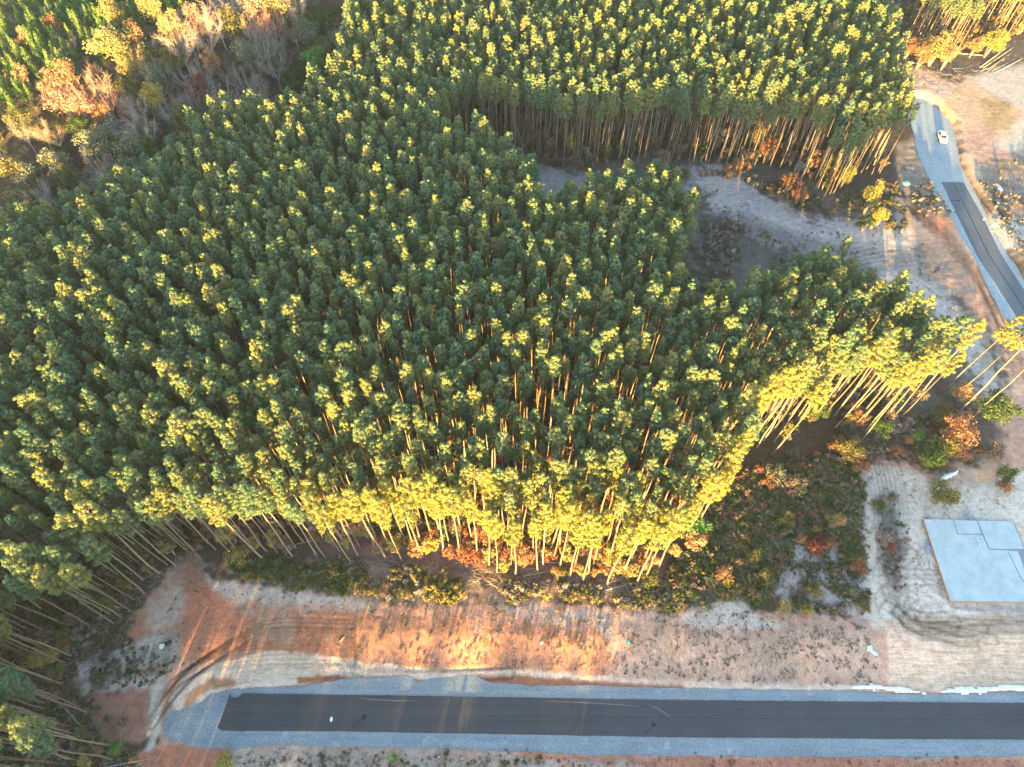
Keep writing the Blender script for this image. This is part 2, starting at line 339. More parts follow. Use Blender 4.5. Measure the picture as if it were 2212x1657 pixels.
for i in range(5): track([(470, 1455 + i * 4), (600, 1425 + i * 7), (740, 1440 + i * 4), (900, 1458 + i * 1.5), (1100, 1452 + i)], .15, .8, .88)
for i in range(12):
    track([(2130 + i * 3, 640 + i * 20), (2110 + i * 2, 600 + i * 14), (2040 - i * 6, 540 + i * 6), (1950 - i * 9, 545 + i * 5), (1760, 525 + i * 4), (1600, 470 + i * 4)], .3, .85, .8)
for i in range(6): track([(1950 + i * 5, 425 + i * 3), (1975 + i * 4, 470 + i * 4), (2030, 500 + i * 5), (2120 + i * 2, 620 + i * 6), (2195, 780 + i * 9)], .3, .85, .8)
rough = np.clip(.2 + VEG, 0, 1)
near = (np.abs(gx) < 100) & (gy > 5) & (gy < 70)
GZ = GZ + np.where(near, .22, .3) * rough * (fbm(gx * .9, gy * .9, 61, 4) - .5) * (np.abs(gx) < 215) * (gy > 4) * (gy < 290)
# roads sit in a graded bed
G_NEAR = [(363,1540),(400,1528),(437,1518),(457,1498),(500,1490),(567,1485),(633,1483),(737,1469),(870,1460),(888,1463),(904,1475),(925,1468),(950,1463),(1024,1460),(1054,1475),(1137,1480),(1270,1481),(1474,1488),(1675,1491),(1828,1493),(1975,1500),(2212,1495),(2500,1500),(2500,1644),(2212,1632),(2042,1635),(1475,1632),(1270,1630),(1037,1620),(937,1616),(737,1613),(600,1608),(500,1618),(433,1615),(367,1601),(353,1585),(353,1555)]
G_FAR = [(1948,208),(1995,213),(2025,233),(2048,257),(2058,267),(2068,310),(2075,350),(2095,393),(2125,450),(2168,533),(2180,552),(2212,602),(2330,790),(2330,960),(2212,769),(2175,702),(2142,639),(2098,552),(2072,510),(2042,450),(2008,393),(1982,340),(1975,300),(1960,250)]
for GP in (G_NEAR, G_FAR):
    d = sdist(poly(GP), gx, gy); GZ = GZ * sm(-d / .7) - .06 * sm((d + .3) / .5)
nx, ny = len(xs), len(ys)
ii = (np.arange(ny - 1)[:, None] * nx + np.arange(nx - 1)[None, :]).ravel()
F = np.stack([ii, ii + 1, ii + nx + 1, ii + nx], 1)

def ground_mat():
    m, nt, out = newmat("bare_earth")
    at = N_(nt, "ShaderNodeAttribute", attribute_name="Col"); av = N_(nt, "ShaderNodeAttribute", attribute_name="veg"); as_ = N_(nt, "ShaderNodeAttribute", attribute_name="stripe")
    geo = N_(nt, "ShaderNodeNewGeometry"); P = geo.outputs["Position"]
    n1 = noise_(nt, 4.5, P, 6, .8); n2 = noise_(nt, 1.1, P, 5, .7)
    mp = N_(nt, "ShaderNodeMapping"); mp.inputs["Scale"].default_value = (.25, 2.4, 1); mp.inputs["Rotation"].default_value = (0, 0, R(4)); nt.links.new(P, mp.inputs[0])
    n3 = noise_(nt, 1.3, mp.outputs[0], 4, .65)
    mr = N_(nt, "ShaderNodeMapping"); mr.inputs["Scale"].default_value = (2.6, .42, 1); mr.inputs["Rotation"].default_value = (0, 0, R(-6)); nt.links.new(P, mr.inputs[0])
    n6 = noise_(nt, 1.0, mr.outputs[0], 5, .7); rw = N_(nt, "ShaderNodeAttribute", attribute_name="rill").outputs["Fac"]
    rl_ = math_(nt, 'MULTIPLY', ramp_(nt, math_(nt, 'ABSOLUTE', math_(nt, 'SUBTRACT', n6, .5)), .035, .0), rw)
    vd = N_(nt, "ShaderNodeMapping"); vd.inputs["Scale"].default_value = (.8, 1.6, 1); vd.inputs["Rotation"].default_value = (0, 0, R(24)); nt.links.new(P, vd.inputs[0])
    n7 = noise_(nt, .55, vd.outputs[0], 6, .7); ck = ramp_(nt, math_(nt, 'ABSOLUTE', math_(nt, 'SUBTRACT', n7, .5)), .012, .0)
    c = at.outputs["Color"]
    k = math_(nt, 'ADD', math_(nt, 'MULTIPLY', math_(nt, 'SUBTRACT', n1, .5), 2.0), 1.0)
    k = math_(nt, 'ADD', k, math_(nt, 'MULTIPLY', math_(nt, 'SUBTRACT', n2, .5), 1.1))
    k = math_(nt, 'SUBTRACT', k, math_(nt, 'ADD', math_(nt, 'MULTIPLY', rl_, .38), math_(nt, 'MULTIPLY', ck, .22)))
    k = math_(nt, 'ADD', k, math_(nt, 'MULTIPLY', math_(nt, 'MULTIPLY', math_(nt, 'SUBTRACT', n3, .5), as_.outputs["Fac"]), 1.3))
    c = mixc(nt, 1.0, c, N_rgb(nt, k), 'MULTIPLY')
    n4 = noise_(nt, 2.2, P, 6, .8); n5 = noise_(nt, .35, P, 2)
    thr = math_(nt, 'SUBTRACT', math_(nt, 'ADD', n4, math_(nt, 'MULTIPLY', math_(nt, 'SUBTRACT', n5, .5), .5)), math_(nt, 'MULTIPLY_ADD', av.outputs["Fac"], -.20, .70))
    c = mixc(nt, math_(nt, 'MULTIPLY', ramp_(nt, thr, 0, .05), .75), c, (.075, .07, .05))
    b = N_(nt, "ShaderNodeBsdfPrincipled"); nt.links.new(c, b.inputs["Base Color"]); b.inputs["Roughness"].default_value = .95; b.inputs["Specular IOR Level"].default_value = .1
    bp = N_(nt, "ShaderNodeBump"); bp.inputs["Strength"].default_value = .5; bp.inputs["Distance"].default_value = .12
    nt.links.new(math_(nt, 'ADD', n1, math_(nt, 'MULTIPLY', n3, as_.outputs["Fac"])), bp.inputs["Height"]); nt.links.new(bp.outputs[0], b.inputs["Normal"])
    nt.links.new(b.outputs[0], out.inputs[0]); return m
RILL = sm((gy - 21) / 2) * (1 - sm((gy - 33) / 6)) * sm((gx + 38) / 12) * (1 - sm((gx - 46) / 3)) + .6 * (1 - sm((gy - 12) / 1.5))
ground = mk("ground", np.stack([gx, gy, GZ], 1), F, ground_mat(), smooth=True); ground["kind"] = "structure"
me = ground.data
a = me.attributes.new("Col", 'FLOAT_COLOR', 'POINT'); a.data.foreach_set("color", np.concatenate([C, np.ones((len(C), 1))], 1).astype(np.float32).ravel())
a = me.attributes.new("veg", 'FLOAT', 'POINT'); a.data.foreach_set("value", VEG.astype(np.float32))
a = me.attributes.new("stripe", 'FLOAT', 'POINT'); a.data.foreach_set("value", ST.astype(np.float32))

a = me.attributes.new("rill", 'FLOAT', 'POINT'); a.data.foreach_set("value", RILL.astype(np.float32))

# ------------------------------------------------------------------ roads
def slab_poly(name, P, z0, z1, mat, parent=None, jit=0.0, seg=None, seed=0):
    """closed polygon with thickness, edges subdivided and frayed"""
    if seg:
        Q = []
        for i in range(len(P)):
            a, b = P[i], P[(i + 1) % len(P)]; n = max(1, int(np.linalg.norm(b - a) / seg))
            for k in range(n): Q.append(a + (b - a) * k / n)
        Q = np.array(Q); Q += jit * np.stack([fbm(Q[:, 0] * .7, Q[:, 1] * .7, 70 + seed) - .5, fbm(Q[:, 0] * .7, Q[:, 1] * .7, 80 + seed) - .5], 1) * 2
        Q += jit * .35 * (np.random.RandomState(seed).rand(*Q.shape) - .5)
    else: Q = P
    n = len(Q); V = np.concatenate([np.c_[Q, np.full(n, z1)], np.c_[Q, np.full(n, z0)]])
    Fc = [tuple(range(n))] + [(i, i + n, (i + 1) % n + n, (i + 1) % n) for i in range(n)]
    return mk(name, V, Fc, mat, parent)
def road_mat(name, c1, c2, fine, streak, dust=None):
    m, nt, out = newmat(name); geo = N_(nt, "ShaderNodeNewGeometry"); P = geo.outputs["Position"]
    n1 = noise_(nt, fine, P, 6, .85); n2 = noise_(nt, .22, P, 4, .6)
    mp = N_(nt, "ShaderNodeMapping"); mp.inputs["Scale"].default_value = streak; nt.links.new(P, mp.inputs[0]); n3 = noise_(nt, 1.0, mp.outputs[0], 4, .6)
    f = math_(nt, 'ADD', math_(nt, 'MULTIPLY', math_(nt, 'SUBTRACT', n2, .5), 1.4), math_(nt, 'MULTIPLY_ADD', math_(nt, 'SUBTRACT', n3, .5), 1.8, .5), clamp=True)
    c = mixc(nt, f, c1, c2)
    c = mixc(nt, 1.0, c, N_rgb(nt, math_(nt, 'MULTIPLY_ADD', math_(nt, 'SUBTRACT', n1, .5), 2.2, 1.0)), 'MULTIPLY')
    if dust:
        n4 = noise_(nt, .5, P, 5, .7); c = mixc(nt, math_(nt, 'MULTIPLY', ramp_(nt, n4, .56, .72), .7), c, dust)
    b = N_(nt, "ShaderNodeBsdfPrincipled"); nt.links.new(c, b.inputs["Base Color"]); b.inputs["Roughness"].default_value = .85; b.inputs["Specular IOR Level"].default_value = .25
    bp = N_(nt, "ShaderNodeBump"); bp.inputs["Strength"].default_value = .35; bp.inputs["Distance"].default_value = .04; nt.links.new(n1, bp.inputs["Height"]); nt.links.new(bp.outputs[0], b.inputs["Normal"])
    nt.links.new(b.outputs[0], out.inputs[0]); return m
M_GRAVEL = road_mat("crushed_stone", (.155, .195, .235), (.23, .275, .315), 3.2, (.08, 1.2, 1), (.33, .36, .38))
M_GRAVEL2 = road_mat("pale_crushed_stone", (.25, .295, .335), (.33, .37, .40), 2.2, (.5, .1, 1), (.42, .42, .42))
M_ASPH = road_mat("fresh_asphalt", (.040, .044, .056), (.062, .066, .080), 10, (.02, .9, 1))
M_ASPH2 = road_mat("grey_asphalt", (.085, .098, .125), (.125, .138, .165), 6, (.7, .12, 1))
tag(slab_poly("gravel_shoulder", poly(G_NEAR), -.1, .055, M_GRAVEL, jit=.22, seg=.8, seed=1), kind="structure")
tag(slab_poly("gravel_track", poly(G_FAR), -.1, .055, M_GRAVEL2, jit=.6, seg=1.2, seed=2), kind="structure")
A_NEAR = [(497,1498),(500,1506),(506,1507),(515,1507),(525,1498),(737,1501),(1474,1513),(2212,1519),(2500,1522),(2500,1601),(2212,1598),(1475,1593),(737,1580),(480,1579),(476,1577),(470,1571),(476,1560)]
r1 = tag(slab_poly("asphalt_road", poly(A_NEAR), .04, .12, M_ASPH, jit=.05, seg=.6, seed=3), kind="structure")
A_FAR = [(2034,394),(2081,395),(2122,470),(2163,552),(2212,627),(2330,815),(2330,905),(2212,709),(2110,552),(2070,470)]
r2 = tag(slab_poly("asphalt_road", poly(A_FAR), .04, .12, M_ASPH2, jit=.08, seg=1.0, seed=4), kind="structure")
# paving joints, tar drips and chalk scuffs on the road surface
M_TAR = mat_surf("tar", (.018, .02, .024), (.03, .03, .035), 4); M_CHALK = mat_surf("chalk_scuff", (.20, .19, .18), (.14, .13, .13), 2)
def flat_strip(name, pts, wd, z, mat, parent):
    P = poly(pts); V = []; 
    for i in range(len(P)):
        t = P[min(i+1, len(P)-1)] - P[max(i-1, 0)]; t /= np.linalg.norm(t); nn = np.array([-t[1], t[0]]) * (wd if np.isscalar(wd) else wd[i]) / 2
        V += [(*(P[i] + nn), z), (*(P[i] - nn), z)]
    return mk(name, V, [(2*i, 2*i+1, 2*i+3, 2*i+2) for i in range(len(P)-1)], mat, parent)
for parent, a, b, s in ((r1, (1093,0), 0, 0),):
    flat_strip("paving_joint", [(500,1538),(560,1540),(900,1543),(1474,1551),(1900,1554),(2300,1556)], .05, .124, M_TAR, r1)
    flat_strip("paving_joint", [(2058,395),(2136,552),(2212,668)], .2, .124, M_TAR, r2)
    for pts in ([(776,1508),(800,1511),(860,1514),(900,1514)], [(1180,1515),(1260,1518),(1330,1522),(1380,1526)], [(1400,1523),(1420,1530),(1440,1544),(1448,1550)]):
        flat_strip("tyre_scuff", pts, [.05, .12, .12, .04], .126, M_CHALK, r1)
def tar_mark(u0, v0, u1, v1, parent, rr=.38):
    a, b = px(u0, v0), px(u1, v1); mb = MB(); d = (b - a) / np.linalg.norm(b - a); n = np.array([-d[1], d[0]])
    rs = np.random.RandomState(int(u0)); z = .128
    mb.add([(*(a + n*.04), z), (*(a - n*.04), z), (*(b - n*.10), z), (*(b + n*.10), z)], [(0, 1, 2, 3)])
    k = 22; ring = [(*(b + rr * (1 + .35 * (rs.rand() - .5)) * np.array([math.cos(2*math.pi*i/k), math.sin(2*math.pi*i/k)])), z + .003) for i in range(k)]
    mb.add(ring, [tuple(range(k))]); mb.build("tar_drip", M_TAR, parent)
tar_mark(762, 1573, 787, 1549, r1); tar_mark(1391, 1589, 1412, 1566, r1, .33); tar_mark(2048, 434, 2071, 434, r2, .3)

# ------------------------------------------------------------------ plant prototypes
def pine_parts(seed, H=22.0, Rm=1.9, base=.60, lean=0.0, edge=False):
    rs = np.random.RandomState(seed); T = MB()
    k = 7; zz = np.linspace(0, 1, k); bend = np.cumsum(rs.normal(0, .13, (k, 2)), 0); bend[0] = 0
    P = np.c_[bend[:, 0], bend[:, 1], zz * H * .97]
    r0 = .17 * (H / 26) ** 1.2
    T.tube(P, r0 * (1 - zz * .72), 7); T.tube([(0, 0, -.8), (0, 0, 0), (0, 0, .5)], [r0 * 1.6, r0 * 1.5, r0 * 1.02], 7)
    axis = lambda t: np.array([np.interp(t, zz, P[:, 0]), np.interp(t, zz, P[:, 1]), t * H * .97])
    nc = 62 if edge else 50
    cen = []; rad = []
    for i in range(nc):
        q = (i + .5) / nc                                  # 0 crown base .. 1 top
        t = base + (1.0 - base) * q
        prof = (math.sin(math.pi * min(1, q * .62 + .22)) ** .8) * (1 - .25 * q)
        rr = Rm * prof * rs.uniform(.45, 1.0) * (1 if q < .93 else .25)
        an = i * 2.39996 + rs.normal(0, .35); c = axis(t) + np.array([math.cos(an) * rr, math.sin(an) * rr, rs.normal(0, .25) + rr * .12])
        cen.append(c); rad.append(rs.uniform(.28, .50) * (1.1 - .3 * q) * (1.15 if edge else 1))
        if i % 2 == 0:
            a = axis(max(base * .93, t - .035 - .02 * rr)); mid = (a + c) / 2 + np.array([0, 0, -.12])
            T.tube([a, mid, c], [.05, .035, .015], 3, cap=False)
    for i in range(9):                                    # dead stubs below the crown
        t = rs.uniform(base * .62, base); an = rs.uniform(0, 6.28); a = axis(t); L = rs.uniform(.4, 1.7)
        T.tube([a, a + np.array([math.cos(an) * L, math.sin(an) * L, -.15 * L + .1])], [.028, .01], 3, cap=False)
    V = []; n = 100 if edge else 84
    PP = []; NN = []
    for c, r in zip(cen, rad):
        d = rs.normal(size=(n, 3)); d[:, 2] = d[:, 2] * .8 + .25; d /= np.linalg.norm(d, axis=1, keepdims=True)
        sub = 1 + .22 * np.sin(d[:, 0] * 7 + seed) * np.sin(d[:, 1] * 7 + c[0] * 5)
        p = c + d * (r * sub * (rs.rand(n) ** .35))[:, None] * np.array([1, 1, .78])
        PP.append(p); NN.append(d + rs.normal(0, .33, (n, 3)))
    PP = np.concatenate(PP); NN = np.concatenate(NN); s = rs.uniform(.7, 1.3, len(PP))
    LV, LF = leaves(PP, NN, .115 * s, .05 * s, rs)
    return T, LV, LF
PINE = []
for i in range(9):
    H = [25.5, 26.5, 24.8, 27.0, 26.0, 25.0, 26.8, 25.8, 26.3][i]
    PINE.append(pine_parts(100 + i, H, [1.1, 1.45, .95, 1.55, 1.25, 1.05, 1.4, 1.3, .95][i], [.795, .79, .80, .80, .785, .80, .79, .80, .81][i], edge=False))
EDGE = [pine_parts(200 + i, 25.6 + i * .35, 1.6 + .2 * (i % 3), .70 + .02 * (i % 2), edge=True) for i in range(5)]

def bush_parts(seed, h, r, n, ls, stems=5, fill=.35, low=.15):
    """leafy shrub or small tree: clumps of leaves round several stems"""
    rs = np.random.RandomState(seed); T = MB(); PP = []; NN = []
    nc = max(7, int(14 * min(1.6, r / 1.2)))
    for i in range(nc):
        d = rs.normal(size=3); d /= np.linalg.norm(d); q = rs.rand() ** .5
        c = np.array([d[0] * r * q * .78, d[1] * r * q * .78, h * (low + (1 - low) * (.5 + .38 * d[2] * q))]); cr = r * rs.uniform(.26, .44)
        m = n // nc; e = rs.normal(size=(m, 3)); e[:, 2] += .3; e /= np.linalg.norm(e, axis=1, keepdims=True)
        PP.append(c + e * cr * (rs.rand(m) ** fill)[:, None]); NN.append(e + rs.normal(0, .6, (m, 3)))
        if i < stems: T.tube([(c[0]*.08, c[1]*.08, -.1), (c[0]*.45, c[1]*.45, c[2]*.55), c], [.012 * h + .012, .008 * h + .008, .008], 4, cap=False)
    PP = np.concatenate(PP); NN = np.concatenate(NN); s = rs.uniform(.6, 1.35, len(PP))
    LV, LF = leaves(PP, NN, ls * s, ls * .6 * s, rs); return T, LV, LF
def bare_parts(seed, h, r, n):
    """leafless or thinly leaved tree: forks and a haze of fine twigs"""
    rs = np.random.RandomState(seed); T = MB(); fork = h * rs.uniform(.28, .4)
    T.tube([(0, 0, -.3), (.05, 0, fork * .5), (.1, .05, fork)], [.16 * h / 10, .13 * h / 10, .1 * h / 10], 6)
    A = []; B = []; q = 11
    for i in range(q):
        an = i * 2.4 + rs.normal(0, .3); sp = rs.uniform(.25, 1) * r; top = np.array([math.cos(an) * sp, math.sin(an) * sp, h * rs.uniform(.78, 1.0) - .22 * sp])
        s = np.array([.08, .04, fork * rs.uniform(.75, 1)]); mid = s * .5 + top * .5 + np.array([math.cos(an), math.sin(an), -.3]) * .12 * r
        T.tube([s, mid, top], [.055 * h / 10, .038 * h / 10, .012], 4, cap=False)
        m = n // q; t = rs.uniform(.30, 1, m); base = np.where(t[:, None] < .5, s + (mid - s) * (t * 2)[:, None], mid + (top - mid) * ((t - .5) * 2)[:, None])
        L = rs.uniform(.5, 1.5, m) * h * .11
        d = rs.normal(0, .55, (m, 3)) + np.array([math.cos(an) * .55, math.sin(an) * .55, .8]); d /= np.linalg.norm(d, axis=1, keepdims=True)
        A.append(base); B.append(base + d * L[:, None])
    A = np.concatenate(A); B = np.concatenate(B); V1, F1 = slivers(A, B, .022, rs)
    A2 = (A + B) / 2; d2 = (B - A) * .5 + rs.normal(0, .28, A.shape); V2, F2 = slivers(A2, A2 + d2, .018, rs)
    return T, np.concatenate([V1, V2]), np.concatenate([F1, F2 + len(V1)])
def sapling_parts(seed, h):
    """young conical pine"""
    rs = np.random.RandomState(seed); T = MB(); T.tube([(0, 0, -.2), (0, 0, h * .9)], [.07, .015], 5); PP = []; NN = []
    for i in range(13):
        q = (i + .5) / 13; m = int(60 * (1.15 - q)); an = rs.uniform(0, 6.28, m); rr = (1 - q) * h * .21 * (rs.rand(m) ** .5) + .12
        lob = 1 + .3 * np.sin(an * 4 + i); PP.append(np.c_[np.cos(an) * rr * lob, np.sin(an) * rr * lob, h * (.1 + .9 * q) + rs.normal(0, .22, m) + rr * .2]); NN.append(np.c_[np.cos(an), np.sin(an), rs.uniform(.1, 1.2, m)] + rs.normal(0, .35, (m, 3)))
    PP = np.concatenate(PP); NN = np.concatenate(NN); s = rs.uniform(.7, 1.4, len(PP)); LV, LF = leaves(PP, NN, .2 * s, .09 * s, rs); return T, LV, LF
BUSH = {'tree': [bush_parts(300 + i, 8, 3.0, 2300, .17, 7, .3, .25) for i in range(3)],
        'bush': [bush_parts(320 + i, 3.2, 1.9, 1300, .13) for i in range(3)],
        'slim': [bush_parts(340 + i, 5.5, 1.3, 1000, .14, 4, .4, .2) for i in range(3)],
        'bare': [bare_parts(360 + i, 10, 3.6, 620) for i in range(4)],
        'sapling': [sapling_parts(380 + i, 6.0) for i in range(3)],
        'scrub': [bush_parts(400 + i, .9, .75, 170, .10, 3, .4, .1) for i in range(3)],
        'tuft': [bush_parts(420 + i, .5, .36, 60, .085, 2, .5, .1) for i in range(2)]}

# each separate plant = an Empty with a crown/foliage mesh and a trunk/stems mesh; meshes are shared between copies
_cache = {}
def plant_mesh(key, parts, leafname, trunkname):
    if key not in _cache:
        T, LV, LF = parts
        t = T.build(trunkname, M_BARK, link=False).data
        l = mk(leafname, LV, LF, M_NEEDLE, link=False).data
        _cache[key] = (t, l)
    return _cache[key]
def plant(name, key, parts, loc, s, rz, label, cat, group, leafmat=None, barkmat=None, leafname='crown', trunkname='trunk', tilt=(0, 0)):
    tm, lm = plant_mesh(key, parts, leafname, trunkname)
    root = thing(name, loc, label, cat, group); root.rotation_euler = (tilt[0], tilt[1], rz); root.scale = s if isinstance(s, tuple) else (s, s, s)
    for nm, me_, mt in ((trunkname, tm, barkmat), (leafname, lm, leafmat)):
        o = bpy.data.objects.new(nm, me_); col.objects.link(o); o.parent = root
        if mt is not None: o.material_slots[0].link = 'OBJECT'; o.material_slots[0].material = mt
    return root

# instanced stuff
def stuff(name, label, cat, pts, protos):
    """pts: list of (x,y,z,rz,tx,ty,s,sz,idx); protos: list of (parts, leafmat, barkmat)"""
    pc = bpy.data.collections.new(name + "_kinds")
    for i, (parts, lm, bm_) in enumerate(protos):
        T, LV, LF = parts; TV = np.concatenate(T.v); n = len(TV)
        Fs = T.f + [tuple(int(j) + n for j in f) for f in LF]
        o = mk("%s_kind_%02d" % (name, i), np.concatenate([TV, LV]), Fs, [bm_, lm], mi=[0] * len(T.f) + [1] * len(LF), link=False)
        pc.objects.link(o)
    A = np.array(pts, float)
    me = bpy.data.meshes.new(name); me.vertices.add(len(A)); me.vertices.foreach_set("co", A[:, :3].astype(np.float32).ravel())
    at = me.attributes.new("rot", 'FLOAT_VECTOR', 'POINT'); at.data.foreach_set("vector", A[:, [4, 5, 3]].astype(np.float32).ravel())
    at = me.attributes.new("scl", 'FLOAT_VECTOR', 'POINT'); at.data.foreach_set("vector", A[:, [6, 6, 7]].astype(np.float32).ravel())
    at = me.attributes.new("kind_index", 'INT', 'POINT'); at.data.foreach_set("value", A[:, 8].astype(np.int32))
    me.materials.append(protos[0][1])
    o = bpy.data.objects.new(name, me); col.objects.link(o); tag(o, label, cat, kind="stuff")
    g = bpy.data.node_groups.new(name + "_scatter", 'GeometryNodeTree')
    g.interface.new_socket("Geometry", in_out='INPUT', socket_type='NodeSocketGeometry'); g.interface.new_socket("Geometry", in_out='OUTPUT', socket_type='NodeSocketGeometry')
    gi = g.nodes.new("NodeGroupInput"); go = g.nodes.new("NodeGroupOutput"); ip = g.nodes.new("GeometryNodeInstanceOnPoints")
    ci = g.nodes.new("GeometryNodeCollectionInfo"); ci.inputs[0].default_value = pc; ci.inputs[1].default_value = True; ci.inputs[2].default_value = True
    def na(nm, dt):
        n = g.nodes.new("GeometryNodeInputNamedAttribute"); n.data_type = dt; n.inputs[0].default_value = nm; return n.outputs[0]
    g.links.new(gi.outputs[0], ip.inputs["Points"]); g.links.new(ci.outputs[0], ip.inputs["Instance"]); ip.inputs["Pick Instance"].default_value = True
    g.links.new(na("kind_index", 'INT'), ip.inputs["Instance Index"]); g.links.new(na("rot", 'FLOAT_VECTOR'), ip.inputs["Rotation"]); g.links.new(na("scl", 'FLOAT_VECTOR'), ip.inputs["Scale"])
    g.links.new(ip.outputs[0], go.inputs[0])
    md = o.modifiers.new("scatter", 'NODES'); md.node_group = g
    return o

# ------------------------------------------------------------------ the pine stands
T20 = 20
MN = poly([(-260,700,18),(0,560,18),(20,480,18),(100,462,18),(230,392,18),(340,332,18),(440,262,18),(520,218,18),(640,198,18),(725,150,18),(745,60,18),(755,-90,18),
 (1925,-90,T20),(1930,0,T20),(1945,70,T20),(1962,150,T20),(1980,230,T20),(2000,262,T20),(1962,380),
 (1940,405),(1858,392),(1825,412),(1803,442),(1762,447),(1738,407),(1688,380),(1600,372),(1495,363),(1427,362),(1317,367),(1247,378),(1164,362),(1130,350),(1010,330),
 (930,243,T20),(1000,260,T20),(1100,298,T20),(1160,345,T20),(1165,400,T20),(1185,425,T20),(1215,405,T20),(1290,388,T20),(1350,360,T20),(1440,370,T20),(1510,412,T20),(1510,450,T20),(1486,520,T20),(1476,585,T20),(1495,622,T20),(1560,642,T20),(1640,595,T20),(1740,552,T20),(1830,570,T20),(1920,625,T20),(1985,692,T20),(2050,735,T20),
 (2050,840),(2028,849),(1938,909),(1857,956),(1827,942),(1800,929),(1773,909),(1700,960),(1662,989),(1632,972),(1598,979),(1560,1010),(1545,1060),(1520,1110),(1478,1168),(1420,1231),
 (1390,1253),(1310,1266),(1258,1261),(1230,1251),(1161,1238),(1113,1247),(1074,1241),(1057,1225),(995,1205),(916,1206),(870,1215),(835,1209),(737,1195),(687,1203),(635,1206),(572,1211),(437,1209),(382,1223),(285,1320),(265,1335),(193,1351),(153,1416),(150,1450),(173,1528),(192,1540),(241,1610),(250,1700),(255,1860),(-700,1860)])
FRONT = [(240,1640),(241,1610),(192,1540),(173,1528),(136,1430),(153,1416),(193,1351),(245,1346),(265,1335),(285,1320),(236,1273),(267,1250),(362,1220),(382,1223),(437,1209),(430,1206),(500,1195),(572,1211),(580,1196),(604,1200),(635,1206),(642,1188),(687,1203),(706,1208),(737,1195),(762,1220),(776,1205),(781,1188),(835,1209),(848,1198),(870,1215),(878,1174),(898,1195),(916,1206),(912,1185),(959,1205),(972,1188),(995,1205),(1023,1178),(1034,1206),(1057,1225),(1074,1241),(1113,1247),(1125,1190),(1161,1238),(1173,1225),(1193,1215),(1209,1230),(1230,1251),(1240,1234),(1258,1261),(1270,1245),(1281,1223),(1310,1266),(1345,1243),(1374,1263),(1390,1253),(1420,1231),(1478,1168),(1500,1145),(1510,1120),(1530,1085),(1548,1045),(1560,1005),(1580,985),(1598,979),(1612,968),(1632,972),(1662,989),(1773,909),(1800,929),(1827,942),(1857,956),(1938,909),(1960,880)]
LONE = [(2028,849),(2053,867),(2072,888),(2098,904)]
pines = []   # (x, y, kindtype, tilt)
for (u, v) in FRONT: p = px(u, v); pines.append([p[0], p[1], 'front'])
for (u, v) in LONE: p = px(u, v); pines.append([p[0], p[1], 'lone'])
fp = np.array([[p[0], p[1]] for p in pines])
def fill(P, sp, keep, jit=.33, avoid=None, seed=0, ang=12):
    rs = np.random.RandomState(seed); x0, y0 = P.min(0); x1, y1 = P.max(0); c, s = math.cos(R(ang)), math.sin(R(ang))
    cx, cy = (x0+x1)/2, (y0+y1)/2; L = max(x1-x0, y1-y0) * .75; n = int(L / sp) + 1
    I, J = np.meshgrid(np.arange(-n, n), np.arange(-n, n)); a = (I + .5 * (J % 2)).ravel() * sp; b = J.ravel() * sp * .9
    a = a + rs.uniform(-jit, jit, a.shape) * sp; b = b + rs.uniform(-jit, jit, b.shape) * sp
    x = cx + a * c - b * s; y = cy + a * s + b * c
    ok = sdist(P, x, y) > .4; x, y = x[ok], y[ok]
    ok = rs.rand(len(x)) < keep(x, y); x, y = x[ok], y[ok]
    if avoid is not None and len(avoid):
        ok = np.array([np.min((avoid[:, 0] - X) ** 2 + (avoid[:, 1] - Y) ** 2) > 1.6 ** 2 for X, Y in zip(x, y)], bool); x, y = x[ok], y[ok]
    return x, y
def pj(x, y, z):
    px_, py_, pz_ = x, y, z - CAM_H; dd = py_ * FW[1] + pz_ * FW[2]
    return CX + FPX * px_ / dd, CY - FPX * (py_ * UP[1] + pz_ * UP[2]) / dd
def keep_mn(x, y):
    u, v = pj(x, y, 10.0)
    k = np.full(len(x), .95)
    k = np.where((u > 1560) & (v > 520) & (v < 1000), .88, k)
    k = np.where((u > 760) & (u < 1560) & (v > 930), .90, k)
    k = np.where((u > 760) & (u < 1560) & (v > 760) & (v <= 930), .80, k)
    k = np.where((u < 420) & (v > 1150), .60, k)
    dl = sdist(poly([(120,600,15),(330,430,15),(520,380,15),(300,640,15)]), x, y)   # a few thin places in the canopy
    return k * np.where(vnoise(x * .16, y * .16, 5) > .90, .35, 1)
x, y = fill(MN, 2.08, keep_mn, jit=.46, avoid=fp, seed=1)
for a, b in zip(x, y): pines.append([a, b, 'in'])
RS = poly([(1938,103),(1952,118),(1992,145),(2038,143),(2080,128),(2130,112),(2160,98),(2202,83),(2300,60),(2420,40),(2420,-110),(1985,-110),(1960,-40),(1945,40)])
x, y = fill(RS, 3.0, lambda x, y: np.full(len(x), .8), seed=2)
for a, b in zip(x, y): pines.append([a, b, 'far'])
